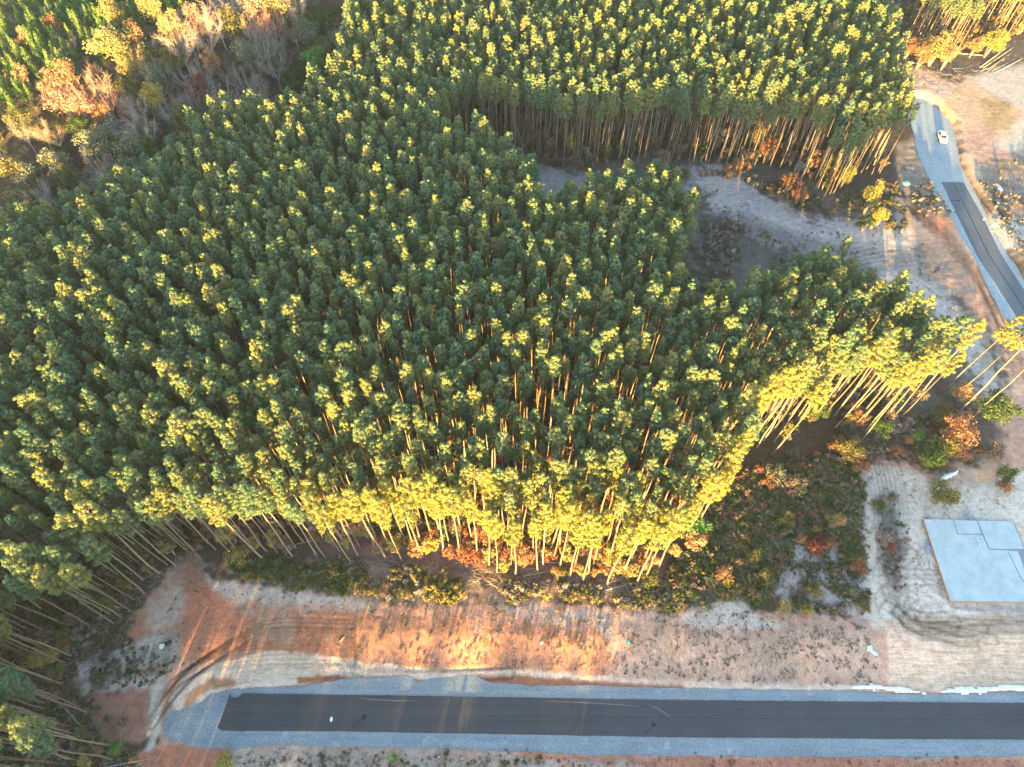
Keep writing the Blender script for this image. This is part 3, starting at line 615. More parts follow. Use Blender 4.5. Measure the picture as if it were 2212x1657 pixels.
# stands west and south of the road end that throw the evening shade over the clearing
rsS = np.random.RandomState(77)
def scoord(x, y): return x * math.cos(SUN_AZ) - y * math.sin(SUN_AZ)
GAPS = [(px(655, 1545), .5), (px(688, 1500), .2), (px(965, 1540), .5), (px(1012, 1540), .4), (px(1245, 1545), .6), (px(1480, 1550), .3), (px(1740, 1550), .4), (px(1040, 1390), .8), (px(850, 1265), .5), (px(940, 1270), .5), (px(760, 1350), .5)]
LOWGAPS = [(px(2080, 1400), 1.2), (px(2118, 1400), 1.3), (px(2202, 1420), .9), (px(1850, 1545), .5), (px(1990, 1420), .6)]
LGS = [(scoord(p[0], p[1]), w_) for p, w_ in LOWGAPS]
GS = [(scoord(p[0], p[1]), w_) for p, w_ in GAPS]
south = []
def add_south(x, y, gaps=True):
    s = scoord(x, y)
    if gaps and any(abs(s - g) < w_ + .62 for g, w_ in GS) and rsS.rand() > .07: return
    south.append((x, y))
for row in range(6):                                     # long tree line south of the clearing
    for i in range(165):
        s_ = -45 + i * 1.75 + (row % 2) * .9 + rsS.uniform(-.4, .4); y_ = float(np.interp(s_, [12, 45], [-262, -190])) - row * 2.6 + rsS.uniform(-.7, .7)
        add_south((s_ + y_ * math.sin(SUN_AZ)) / math.cos(SUN_AZ), y_)
low_blockers = []  # unseen shorter pines added to block low sun beneath the belt's crowns
for i in range(170):
    s_ = -45 + i * 1.7 + rsS.uniform(-.3, .3); y_ = float(np.interp(s_, [12, 45], [-262, -190])) + 3 + rsS.uniform(-.7, .7)
    if not any(abs(s_ - g) < w_ + 1.0 for g, w_ in GS + LGS): low_blockers.append(((s_ + y_ * math.sin(SUN_AZ)) / math.cos(SUN_AZ), y_))
SW = np.array([(-260, -2), (-82, -2), (-64, -6), (-56, -42), (-52, -80), (-56, -130), (-260, -130)])
x, y = fill(SW, 3.3, lambda x, y: np.full(len(x), .9), seed=3)
for a, b in zip(x, y): south.append((a, b))

cand = []
for p in pines:
    z = float(ground_h(p[0], p[1])); u, v = proj(p[0], p[1], z + 23)
    d = math.sqrt(p[0] ** 2 + p[1] ** 2 + (CAM_H - 23) ** 2)
    inside = -15 < u < 2227 and -15 < v < 1672
    cand.append((d if inside else 1e6 + d, p, z, u, v))
cand.sort(key=lambda c: c[0])
solo = [c for c in cand if c[1][2] in ('front', 'lone') and c[0] < 1e6]
for c in cand:
    if len(solo) >= 300: break
    if c[1][2] in ('in',) and c[0] < 1e6: solo.append(c)
ids = {id(c) for c in solo}
rest = [c for c in cand if id(c) not in ids]
print("pines", len(cand), "solo", len(solo), "south", len(south))
ordn = ["first","second","third","fourth","fifth","sixth","seventh","eighth","ninth","tenth","eleventh","twelfth","thirteenth","fourteenth","fifteenth","sixteenth","seventeenth","eighteenth","nineteenth","twentieth"]
def nth(i): return ordn[i] if i < 20 else ("twenty-" + ordn[i - 20] if i < 29 else "thirtieth")
def zone(c):
    u, v = c[3], c[4]; t = c[1][2]
    if t == 'lone': return 'l'
    if t == 'front':
        bu, bv = proj(c[1][0], c[1][1], 0)
        if bu < 300: return 'w'
        if bu < 745: return 'g'
        if bu < 1430: return 's'
        return 'e'
    if u < 320 and v > 1120: return 'iw'
    if u > 1520: return 'ie'
    if v > 1020: return 'is'
    return 'ic'
cnt = {}
order = sorted(solo, key=lambda c: (proj(c[1][0], c[1][1], 0)[0]))
rp = random.Random(8)
for c in order:
    _, p, z, u, v = c; zn = zone(c); cnt[zn] = cnt.get(zn, -1) + 1; i = cnt[zn]
    lab = {'l': "%s of the four leaning pines standing apart by the graded track, from the left" % nth(i),
      'w': "grey-trunked pine on the dark brushy edge west of the road end, %s from left" % nth(i),
      'g': "shaded grey-trunked pine with sunlit top above the red clay corner, %s from left" % nth(i),
      's': "fully sunlit yellow pine in the front row above the clay, %s from left" % nth(i),
      'e': "sunlit pine on the stand's ragged east edge by the scrub, %s from left" % nth(i),
      'iw': "pine inside the dark west corner of the stand behind the edge trunks",
      'ie': "pine in the open eastern part of the stand with its trunk showing",
      'is': "pine a few rows behind the sunlit front edge of the stand",
      'ic': "deep green pine crown packed inside the middle of the stand"}[zn]
    grp = {'l': 'four pines standing apart', 'w': 'pines on the west edge', 'g': 'pines with grey trunks above the red clay', 's': 'front row pines above the clay bank', 'e': 'pines on the east edge',
      'iw': 'pines inside the west corner', 'ie': 'pines in the open eastern part', 'is': 'pines behind the front row', 'ic': 'pines in the middle of the stand'}[zn]
    edge = zn in 'lwgse' or zn in ('is',) and rp.random() < .3
    k = rp.randrange(5 if edge else 9); src = (EDGE if edge else PINE)[k]
    s = rp.uniform(.90, 1.04) if edge else (rp.gauss(.945, .045) if rp.random() > .17 else rp.uniform(1.02, 1.09))
    s *= float(np.interp(p[1], [60, 130], [1.0, .82])); tl = (rp.gauss(0, .018), rp.gauss(0, .018))
    if zn == 'l': tl = (-.0, .10); s = .95
    if zn == 'e' and u > 1700: tl = (-.02 + rp.gauss(0, .02), .05 + rp.gauss(0, .02))
    if zn in ('w',): tl = (rp.gauss(0, .03), -.02 + rp.gauss(0, .03))
    plant("pine_tree", ('E' if edge else 'P') + str(k), src, (p[0], p[1], z), (s * (.9 if not edge else 1) * rp.uniform(.78, 1.15), s * (.9 if not edge else 1) * rp.uniform(.78, 1.15), s), rp.uniform(0, 6.28) if not (zn == 'l' or (zn == 'e' and u > 1700)) else 0.0, lab, "pine tree", grp, M_NEEDLE_PAINTED_SUN if zn in 'lse' or (zn == 'is' and edge) else None, tilt=tl)
ys_scale = lambda y: float(np.interp(y, [60, 130], [1.0, .82]))
protoP = [(p, M_NEEDLE, M_BARK) for p in PINE + EDGE]
pts = []
for c in rest:
    p = c[1]; far = p[2] == 'far'; s = (rp.gauss(.945, .045) if rp.random() > .17 else rp.uniform(1.02, 1.09)) if not far else rp.uniform(.60, .74)
    if not far: s *= ys_scale(p[1])
    # trees along the clearing edges carry bigger crowns
    e = min(abs(float(sdist(MN, p[0], p[1]))), 99) < 3.5 if not far else True
    k = 9 + rp.randrange(5) if e else rp.randrange(9)
    pts.append((p[0], p[1], c[2], rp.uniform(0, 6.28), rp.gauss(0, .02), rp.gauss(0, .02), (s ** .5 if far else s ** .6) * rp.choice([rp.uniform(.68, .95), rp.uniform(.85, 1.15), rp.uniform(.85, 1.1)]), s, k))
stuff("pine_stand", "the rest of the dense pine plantation, hundreds of green crowns with sunlit yellow tops", "pine plantation", pts, protoP)
pts = []
for (x_, y_) in south:
    s = rp.uniform(.94, 1.06) * (.86 if y_ > -135 and x_ < -45 else 1); pts.append((x_, y_, 0, rp.uniform(0, 6.28), 0, 0, s * 1.05, s, rp.randrange(14)))
for (x_, y_) in low_blockers:
    for q in (.62, .78): s = q * rp.uniform(.95, 1.05); pts.append((x_ + rp.uniform(-.8, .8), y_ + rp.uniform(0, 2), 0, rp.uniform(0, 6.28), 0, 0, q * 1.3, s, 9 + rp.randrange(5)))
stuff("pine_belt", "pine belt beyond the road whose long shadows cover the clearing", "pine belt", pts, protoP)

# ------------------------------------------------------------------ undergrowth inside the stands (uncountable)
rs = np.random.RandomState(21); ru = random.Random(21)
UG_PROTO = [(BUSH['slim'][i % 3], LEAF[c], M_GREYBARK) for i, c in enumerate(['olive', 'brown', 'rust', 'gold', 'orange', 'red', 'green', 'grey'])]
x, y = fill(MN, 2.9, lambda x, y: np.full(len(x), .85), jit=.5, seed=31)
pts = []
hot = poly([(740,1100),(900,1000),(1450,1000),(1500,1200),(1400,1260),(760,1200)])
dh = sdist(hot, x, y)
for a, b, d in zip(x, y, dh):
    warm = d > -4
    k = ru.choice([2, 3, 3, 4, 4, 5, 5, 6, 0]) if warm else ru.choice([0, 0, 1, 1, 1, 6, 7, 2, 3])
    s = ru.uniform(.6, 1.25) * (1.0 if warm else .9)
    pts.append((a, b, float(ground_h(a, b)), ru.uniform(0, 6.28), ru.gauss(0, .06), ru.gauss(0, .06), s * 1.15, s, k))
x, y = fill(hot, 2.4, lambda x, y: np.full(len(x), .8), jit=.5, seed=33)
for a, b in zip(x, y): s = ru.uniform(.5, 1.15); pts.append((a, b, float(ground_h(a, b)), ru.uniform(0, 6.28), ru.gauss(0, .06), ru.gauss(0, .06), s * 1.25, s, ru.choice([2, 3, 3, 4, 4, 5, 3])))
x, y = fill(RS, 3.2, lambda x, y: np.full(len(x), .75), jit=.5, seed=32)
for a, b in zip(x, y): s = ru.uniform(.6, 1.1); pts.append((a, b, 0, ru.uniform(0, 6.28), 0, 0, s * 1.2, s, ru.choice([0, 2, 3, 4, 1])))
stuff("undergrowth", "undergrowth of small trees between the pine trunks, brown, olive, orange and red", "undergrowth", pts, UG_PROTO)

# ------------------------------------------------------------------ low scrub, weeds and brush on the cleared land
SC_PROTO = [(BUSH['scrub'][i % 3], LEAF[c], M_GREYBARK) for i, c in enumerate(['green', 'olive', 'brown', 'rust', 'gold', 'grey', 'greygreen', 'mauve'])]
def scatter(P, n, kinds, smin, smax, seed, amp=3, dens=None):
    rs = np.random.RandomState(seed); x0, y0 = P.min(0) - 1; x1, y1 = P.max(0) + 1
    x = rs.uniform(x0, x1, n * 4); y = rs.uniform(y0, y1, n * 4); d = sdist(P, x, y) + amp * (fbm(x * .3, y * .3, seed) - .5)
    ok = d > 0
    if dens: ok &= rs.rand(len(x)) < sm((fbm(x * dens, y * dens, seed + 5, 3) - .42) * 5)
    x, y = x[ok][:n], y[ok][:n]; out = []
    for a, b in zip(x, y):
        s = rs.uniform(smin, smax) * rs.uniform(.7, 1.2); out.append((a, b, float(ground_h(a, b)), rs.uniform(0, 6.28), 0, 0, s, s * rs.uniform(.7, 1.2), kinds[rs.randint(len(kinds))]))
    return out
pts = []
pts += scatter(poly([(1440,1270),(1490,1170),(1560,1060),(1680,1000),(1840,1020),(1850,1200),(1780,1200),(1700,1190),(1640,1290),(1540,1295),(1440,1320)]), 4000, [0,0,0,1,1,6,6,2,2,3], .5, 1.5, 41, amp=7)
pts += scatter(poly([(1640,1180),(1850,1160),(1875,1310),(1800,1330),(1700,1320),(1640,1290)]), 650, [0,0,1,6,2,5,7], .4, 1.1, 42, dens=.4)
pts += scatter(poly([(480,1215),(740,1225),(745,1285),(640,1275),(520,1252)]), 650, [0,0,6,1], .5, 1.1, 43)
pts += scatter(poly([(740,1215),(1050,1258),(1230,1265),(1430,1270),(1440,1320),(1200,1305),(900,1300),(740,1285)]), 900, [1,1,4,2,5,5,0,7], .5, 1.3, 44, dens=.3)
pts += scatter(poly([(700,1230),(1050,1262),(1050,1310),(780,1295)]), 280, [4,1,4,0], .7, 1.5, 45, dens=.3)
pts += scatter(poly([(1450,440),(1560,480),(1700,545),(1760,580),(1640,620),(1490,640),(1480,520)]), 500, [2,5,6,2], .6, 1.5, 46, dens=.2)
pts += scatter(poly([(1600,375),(1800,440),(1930,400),(1950,500),(1870,500),(1760,478),(1650,430)]), 1400, [2,6,0,2,0], .5, 1.2, 47, dens=.2)
pts += scatter(poly([(1480,385),(1600,375),(1660,430),(1600,400)]), 150, [2,6,5], .7, 1.5, 48)
pts += scatter(poly([(1800,940),(1940,870),(2100,900),(2160,960),(2060,1030),(1900,1000),(1680,1000)]), 700, [2,2,5,7,3,1], .6, 1.5, 49, dens=.25)
pts += scatter(poly([(1880,1080),(1935,1060),(1950,1200),(1945,1290),(1905,1280)]), 120, [2,2,7,0,5], .4, .9, 50)
pts += scatter(poly([(60,1300),(300,1330),(300,1380),(330,1440),(230,1480),(150,1500),(300,1560),(290,1657),(150,1657),(60,1400)]), 550, [0,2,5,5,6,2], .4, 1.1, 51, dens=.3)
pts += scatter(poly([(2100,400),(2212,350),(2320,350),(2320,640),(2200,560)]), 900, [2,5,2,6], .3, .9, 52, dens=.2)
pts += scatter(poly([(1955,410),(2010,400),(2050,470),(1980,480)]), 120, [2,1,5], .4, 1.0, 53)
pts += scatter(poly([(600,1618),(1100,1632),(1400,1655),(1400,1680),(560,1670)]), 140, [1,5,2,0], .4, .9, 54)
pts += scatter(poly([(190,1440),(320,1390),(380,1440),(330,1480),(200,1500)]), 130, [0,2,5], .3, .8, 55)
stuff("low_scrub", "low scrub and briars covering the uncleared ground between the trees and the bare soil", "scrub", pts, SC_PROTO)
TU_PROTO = [(BUSH['tuft'][i % 2], LEAF[c], M_GREYBARK) for i, c in enumerate(['brown', 'grey', 'greygreen', 'mauve', 'rust'])]
pts = []
pts += scatter(poly([(780,1310),(1480,1320),(1860,1360),(1900,1480),(1480,1470),(1200,1455),(900,1440),(780,1420)]), 1800, [0,1,1,2,4,3], .25, .8, 61, dens=.9)
pts += scatter(poly([(420,1225),(760,1310),(780,1420),(560,1400),(400,1440),(300,1400)]), 170, [0,1,2], .3, .8, 62)
pts += scatter(poly([(1640,1150),(1870,1120),(1880,1340),(1700,1340)]), 400, [0,1,1,2], .3, .9, 63)
pts += scatter(poly([(1870,1020),(2212,1050),(2212,1110),(2000,1110),(1990,1300),(1900,1330)]), 260, [0,1], .25, .7, 64, dens=.4)
pts += scatter(poly([(500,1625),(2212,1640),(2212,1690),(500,1690)]), 350, [0,1,4], .3, 1.0, 65)
pts += scatter(poly([(1500,400),(1980,520),(2120,800),(1900,600),(1600,560)]), 500, [0,1,3], .5, 1.5, 66, dens=.3)
stuff("weed_tufts", "dry weed tufts dotted over the eroded clay bank and sandy lots", "weeds", pts, TU_PROTO)

# brush and fallen twigs, one mesh
def debris(regions, n, Lr, wd, seed):
    rs = np.random.RandomState(seed); A = []; B = []
    for P, cnt in regions:
        x0, y0 = P.min(0); x1, y1 = P.max(0); x = rs.uniform(x0, x1, cnt * 3); y = rs.uniform(y0, y1, cnt * 3); ok = sdist(P, x, y) > 0; x, y = x[ok][:cnt], y[ok][:cnt]
        an = rs.uniform(0, 6.28, len(x)); L = rs.uniform(*Lr, len(x)); z = ground_h(x, y) + rs.uniform(.03, .5, len(x))
        A.append(np.c_[x, y, z]); B.append(np.c_[x + np.cos(an) * L, y + np.sin(an) * L, z + rs.normal(0, .22, len(x))])
    A = np.concatenate(A); B = np.concatenate(B); d = B - A; d /= np.linalg.norm(d, axis=1, keepdims=True)
    s = np.cross(d, [0, 0, 1.0]); s /= np.linalg.norm(s, axis=1, keepdims=True) + 1e-9; u = np.cross(s, d); w1 = rs.uniform(.4, 1, len(A))[:, None] * wd
    V = np.stack([A + s*w1, A - s*w1, A + u*w1*1.5, B + s*w1*.5, B - s*w1*.5, B + u*w1*.7], 1).reshape(-1, 3)
    b = np.arange(len(A))[:, None] * 6; F = np.concatenate([b + np.array([0,3,5,2]), b + np.array([1,2,5,4]), b + np.array([0,1,4,3])])
    return V, F
V, F = debris([(poly([(0,1280),(280,1240),(440,1215),(480,1240),(330,1280),(280,1330),(250,1400),(140,1500),(290,1560),(290,1700),(0,1700)]), 1500), (poly([(480,1200),(760,1210),(1430,1250),(1430,1300),(1050,1270),(760,1240)]), 600),
   (poly([(1480,1180),(1560,1050),(1680,990),(1850,1010),(1840,1180),(1600,1290)]), 500), (poly([(1800,960),(1950,870),(2100,880),(2150,1000),(2000,1040)]), 350), (poly([(1600,380),(1800,450),(1930,410),(1950,520),(1700,480)]), 350),
   (poly([(1950,150),(2110,160),(2060,240),(1960,200)]), 160)], 0, (.6, 3.2), .035, 9)
tag(mk("brush_debris", V, F, M_GREYBARK), "fallen twigs and brush littering the dark ground at the forest edges", "brush", kind="stuff")

# ------------------------------------------------------------------ the hardwood belt, upper left
hardn = [0]
def at(u, v, h):
    z = 0.0
    for k in range(200):                                 # march down the sight line until the plant's middle meets its height above ground
        z = h * .6 + 20 - k * .105; p = px(u, v, z)
        if z <= h * .6 + float(ground_h(p[0], p[1])): break
    return p
KIND = {'leaf': ('tree', 8.0, 3.0), 'bare': ('bare', 10.0, 3.6), 'slim': ('slim', 5.5, 1.3), 'bush': ('bush', 3.2, 1.9), 'sapling': ('sapling', 6.0, 1.3)}
rh = random.Random(3)
def put(name, kind, u, v, h, r, colr, label, cat, group=None, bark=None, base=False, rz=None, tilt=(0, 0)):
    k, H0, R0 = KIND[kind]; i = rh.randrange(len(BUSH[k])); p = px(u, v, 0) if base else at(u, v, h)
    root = plant(name, k + str(i), BUSH[k][i], (p[0], p[1], float(ground_h(p[0], p[1]))), (r / R0, r / R0, h / H0), rh.uniform(0, 6.28) if rz is None else rz, label, cat, group,
                 LEAF[colr] if colr != 'needle' else M_NEEDLE, bark or M_GREYBARK, 'crown' if cat != 'bush' else 'foliage', 'trunk' if cat != 'bush' else 'stem', tilt)
    return root
HARD = [ # u, v, kind, h, r, colour, label
 (235,97,'leaf',13,6,'gold',"wide gold-green hardwood crown, broadest lit tree in the upper left"),
 (422,40,'leaf',12,3.6,'pink',"bright salmon pink tree near the top edge"),
 (327,18,'leaf',13,3.8,'gold',"tall gold tree at the top edge left of the pink one"),
 (240,32,'leaf',11,3.6,'gold',"yellow-gold tree at the top between young pines and hardwoods"),
 (287,77,'leaf',11,3.0,'orange',"orange tree beside the widest gold-green crown"),
 (387,100,'bare',14,4.8,'peach',"leafless peach-lit tree with an upright fan of branches"),
 (443,72,'bare',15,5.5,'peach',"largest leafless pale tree, cream branches fanned wide"),
 (377,62,'leaf',12,4.6,'gold',"gold-green tree above the leafless peach-lit pair"),
 (468,48,'bare',13,4.2,'peach',"slender bare peach tree right of the largest pale one"),
 (505,50,'leaf',12,4.5,'olive',"green-gold tree right of the bare peach group"),
 (547,15,'leaf',13,4.2,'pink',"peach-pink tree touching the top edge"),
 (600,14,'leaf',13,5.5,'gold',"wide golden tree touching the top edge"),
 (640,22,'bare',13,3.8,'peach',"pinkish bare tree right of the golden tree at the top"),
 (447,133,'slim',9,2.4,'orange',"small bright orange tree below the pale leafless trees"),
 (469,140,'slim',10,2.2,'rust',"slim rust orange tree with a forked top"),
 (140,163,'leaf',11,4.0,'orange',"bright orange crown, topmost of the left pink group"),
 (117,183,'leaf',10,3.6,'orange',"orange crown at the left end of the pink group"),
 (180,190,'bare',12,4.4,'pink',"pinkish leafless tree beside the orange crowns"),
 (133,213,'leaf',10,4.6,'pink',"pink tree under the orange crowns"),
 (183,232,'leaf',10,4.0,'pink',"peach-pink tree at the lower edge of the pink group"),
 (218,188,'bare',11,3.5,'peach',"bare pale tree at the right end of the pink group"),
 (230,222,'bare',10,4.0,'pink',"rose-pink thin tree right of the pink group"),
 (215,247,'leaf',8,3.2,'orange',"low orange crown below the pink group"),
 (273,217,'slim',9,2.4,'orange',"small isolated orange treetop among grey bare trees"),
 (333,205,'leaf',11,3.5,'yellow',"pale yellow tree alone among grey trees"),
 (298,232,'bare',10,3.4,'peach',"thin peach treetop below the isolated orange one"),
 (310,293,'bare',12,4.2,'peach',"bare pink-lit tree nearest the pine stand"),
 (217,297,'leaf',9,3.3,'gold',"muted brownish gold tree among grey thickets"),
 (273,257,'slim',9,2.0,'rust',"thin rust coloured treetop left of the bare pink-lit tree"),
 (196,352,'leaf',7,3.6,'crimson',"dark crimson tree near the pine edge"),
 (430,190,'leaf',10,3.6,'crimson',"maroon tree in the shaded grey thicket"),
 (480,210,'bare',11,5.0,'mauve',"broad mauve bare tree against the pines"),
 (420,222,'bare',10,4.0,'mauve',"mauve-grey bare tree left of the broad mauve one"),
 (283,140,'leaf',11,4.2,'gold',"faded gold tree with bare pale tips"),
 (320,125,'leaf',10,3.6,'olive',"pale olive tree left of the leafless peach-lit tree"),
 (50,258,'leaf',10,4.2,'olive',"pale olive tree at the far left of the hardwoods"),
 (90,287,'bare',9,3.4,'peach',"faintly peach bare tree below the pale olive one"),
 (18,365,'leaf',9,4.4,'gold',"yellow-tipped tree at the left edge of the photo"),
 (682,132,'leaf',11,5.2,'bright',"bright fresh green tree at the edge of the pine stand"),
 (630,175,'leaf',8,3.6,'green',"rounded green bushy tree below the bright green one"),
 (573,113,'bare',12,4.4,'grey',"grey bare tree in the shaded thicket left of the bright green tree"),
 (660,70,'leaf',10,4.0,'greygreen',"dull green tree above the bright green one"),
 (700,95,'leaf',9,3.8,'green',"green tree against the pines right of the bright green one"),
 (560,60,'bare',12,4.2,'pink',"faded pink bare tree below the golden tree at the top"),
 (590,55,'bare',12,3.8,'pink',"rose bare tree between faded pink and grey trees"),
 (270,330,'leaf',9,4.6,'green',"green bushy tree where hardwoods meet the pine stand"),
 (250,345,'bare',8,3.5,'brown',"brown thin tree beside the crimson one"),
 (60,455,'leaf',8,4.0,'green',"green rounded tree at the left pine edge"),
 (80,425,'bare',9,4.4,'mauve',"mauve bare thicket tree below the pale grey ones"),
 (50,160,'slim',8,2.4,'orange',"small orange tree among the young pines"),
 (50,80,'slim',8,2.2,'orange',"little rust orange tree in the sunlit young pines"),
 (118,48,'slim',8,2.2,'rust',"small russet tree in the sunlit young pines"),
]
HPTS = []
for (u, v, kd, h, r, c, lab) in HARD:
    o = put("hardwood_tree", kd, u, v, h, r, c, lab, "tree", "autumn hardwoods upper left", M_TWIG if kd == 'bare' else M_GREYBARK); HPTS.append(o.location[:2])
HP = poly([(-60,600,21),(0,520,21),(20,455,21),(110,430,21),(225,375,21),(335,320,21),(435,250,21),(520,205,21),(640,180,21),(715,140,21),(735,60,21),(745,-40,21),(520,-40,21),(430,10,21),(340,40,21),(240,70,21),(170,140,21),(90,170,21),(0,215,21),(-60,250,21)])
x, y = fill(HP, 5.6, lambda x, y: np.full(len(x), .93), jit=.4, avoid=np.array(HPTS), seed=71)
hl = {'grey': "bare grey tree in the shaded hardwood thicket", 'greygreen': "dull grey-green tree in the shaded hardwood thicket", 'mauve': "bare mauve tree in the shaded hardwood thicket",
      'brown': "thin brown tree in the shaded hardwood thicket", 'green': "dark green tree in the shaded hardwood thicket", 'olive': "olive tree in the shaded hardwood thicket"}
xy = sorted(zip(x, y), key=lambda q: q[0] ** 2 + q[1] ** 2); pts = []
H_PROTO = [(BUSH['bare'][0], LEAF['grey'], M_TWIG), (BUSH['bare'][1], LEAF['mauve'], M_TWIG), (BUSH['tree'][0], LEAF['greygreen'], M_GREYBARK), (BUSH['tree'][1], LEAF['green'], M_GREYBARK), (BUSH['bare'][2], LEAF['brown'], M_GREYBARK)]
nh = 0
for a, b in xy:
    u, v = pj(a, b, 8.0 + float(ground_h(a, b))); c = rh.choice(['grey', 'grey', 'grey', 'greygreen', 'greygreen', 'mauve', 'brown', 'green', 'olive']); h = rh.uniform(7, 12)
    if (-10 < u < 2220 and v > -10) and nh < 240:
        kd = 'leaf' if c in ('greygreen', 'green', 'olive') else 'bare'; nh += 1
        k, H0, R0 = KIND[kd]; i = rh.randrange(len(BUSH[k])); r = rh.uniform(2.8, 4.8)
        plant("hardwood_tree", k + str(i), BUSH[k][i], (a, b, float(ground_h(a, b))), (r / R0, r / R0, h / H0), rh.uniform(0, 6.28), hl[c], "tree", "shaded thicket " + c, LEAF[c], M_TWIG if kd == 'bare' else M_GREYBARK)
    else: s = h / 10; pts.append((a, b, float(ground_h(a, b)), rh.uniform(0, 6.28), 0, 0, s, s, rh.randrange(5)))
print("thicket", nh, len(pts))
# low thicket floor under them
YP = poly([(-60,-40),(520,-60),(430,10),(340,50),(240,80),(170,150),(90,180),(0,230),(-80,280)], 18)
x, y = fill(poly([(-60,620),(0,540),(60,470),(230,385),(440,260),(640,190),(745,60),(745,-40),(-60,-40)], 17), 2.9, lambda x, y: np.full(len(x), .8), jit=.5, seed=72)
for a, b in zip(x, y): s = rh.uniform(.35, .6); pts.append((a, b, float(ground_h(a, b)), rh.uniform(0, 6.28), 0, 0, s, s * .8, rh.choice([0, 1, 2, 3, 4, 2])))
stuff("thicket", "tangled low thicket filling the ground beneath the upper left hardwoods", "thicket", pts, H_PROTO)
# young pine plantation, top left corner
x, y = fill(YP, 3.1, lambda x, y: np.full(len(x), .85), jit=.3, seed=73, ang=25)
xy = sorted(zip(x, y), key=lambda q: q[0] ** 2 + q[1] ** 2); ny_ = 0; pts = []
M_YOUNG = mat_leaf("young_needles", (.10, .17, .05), (.16, .22, .07), .25, .5)
for a, b in xy:
    u, v = pj(a, b, 3.0 + float(ground_h(a, b))); h = rh.uniform(4.5, 8.0)
    if -5 < u < 2220 and v > -5 and ny_ < 290:
        ny_ += 1; i = rh.randrange(3)
        lit = v < 95 - .1 * u
        plant("young_pine", "sapling" + str(i), BUSH['sapling'][i], (a, b, float(ground_h(a, b))), (h / 6 * 1.1, h / 6 * 1.1, h / 6), rh.uniform(0, 6.28),
              "small cone-shaped young pine in the sunlit far upper left corner" if lit else "small cone-shaped young pine in the shaded part of the upper left plantation", "young pine", "sunlit young pines" if lit else "shaded young pines", M_YOUNG, M_BARK)
    else: pts.append((a, b, float(ground_h(a, b)), rh.uniform(0, 6.28), 0, 0, h / 6, h / 6, rh.randrange(3)))
print("young", ny_, len(pts))
if pts: stuff("young_pine_stand", "more young pines beyond the counted ones in the far upper left", "young pines", pts, [(b_, M_YOUNG, M_BARK) for b_ in BUSH['sapling']])

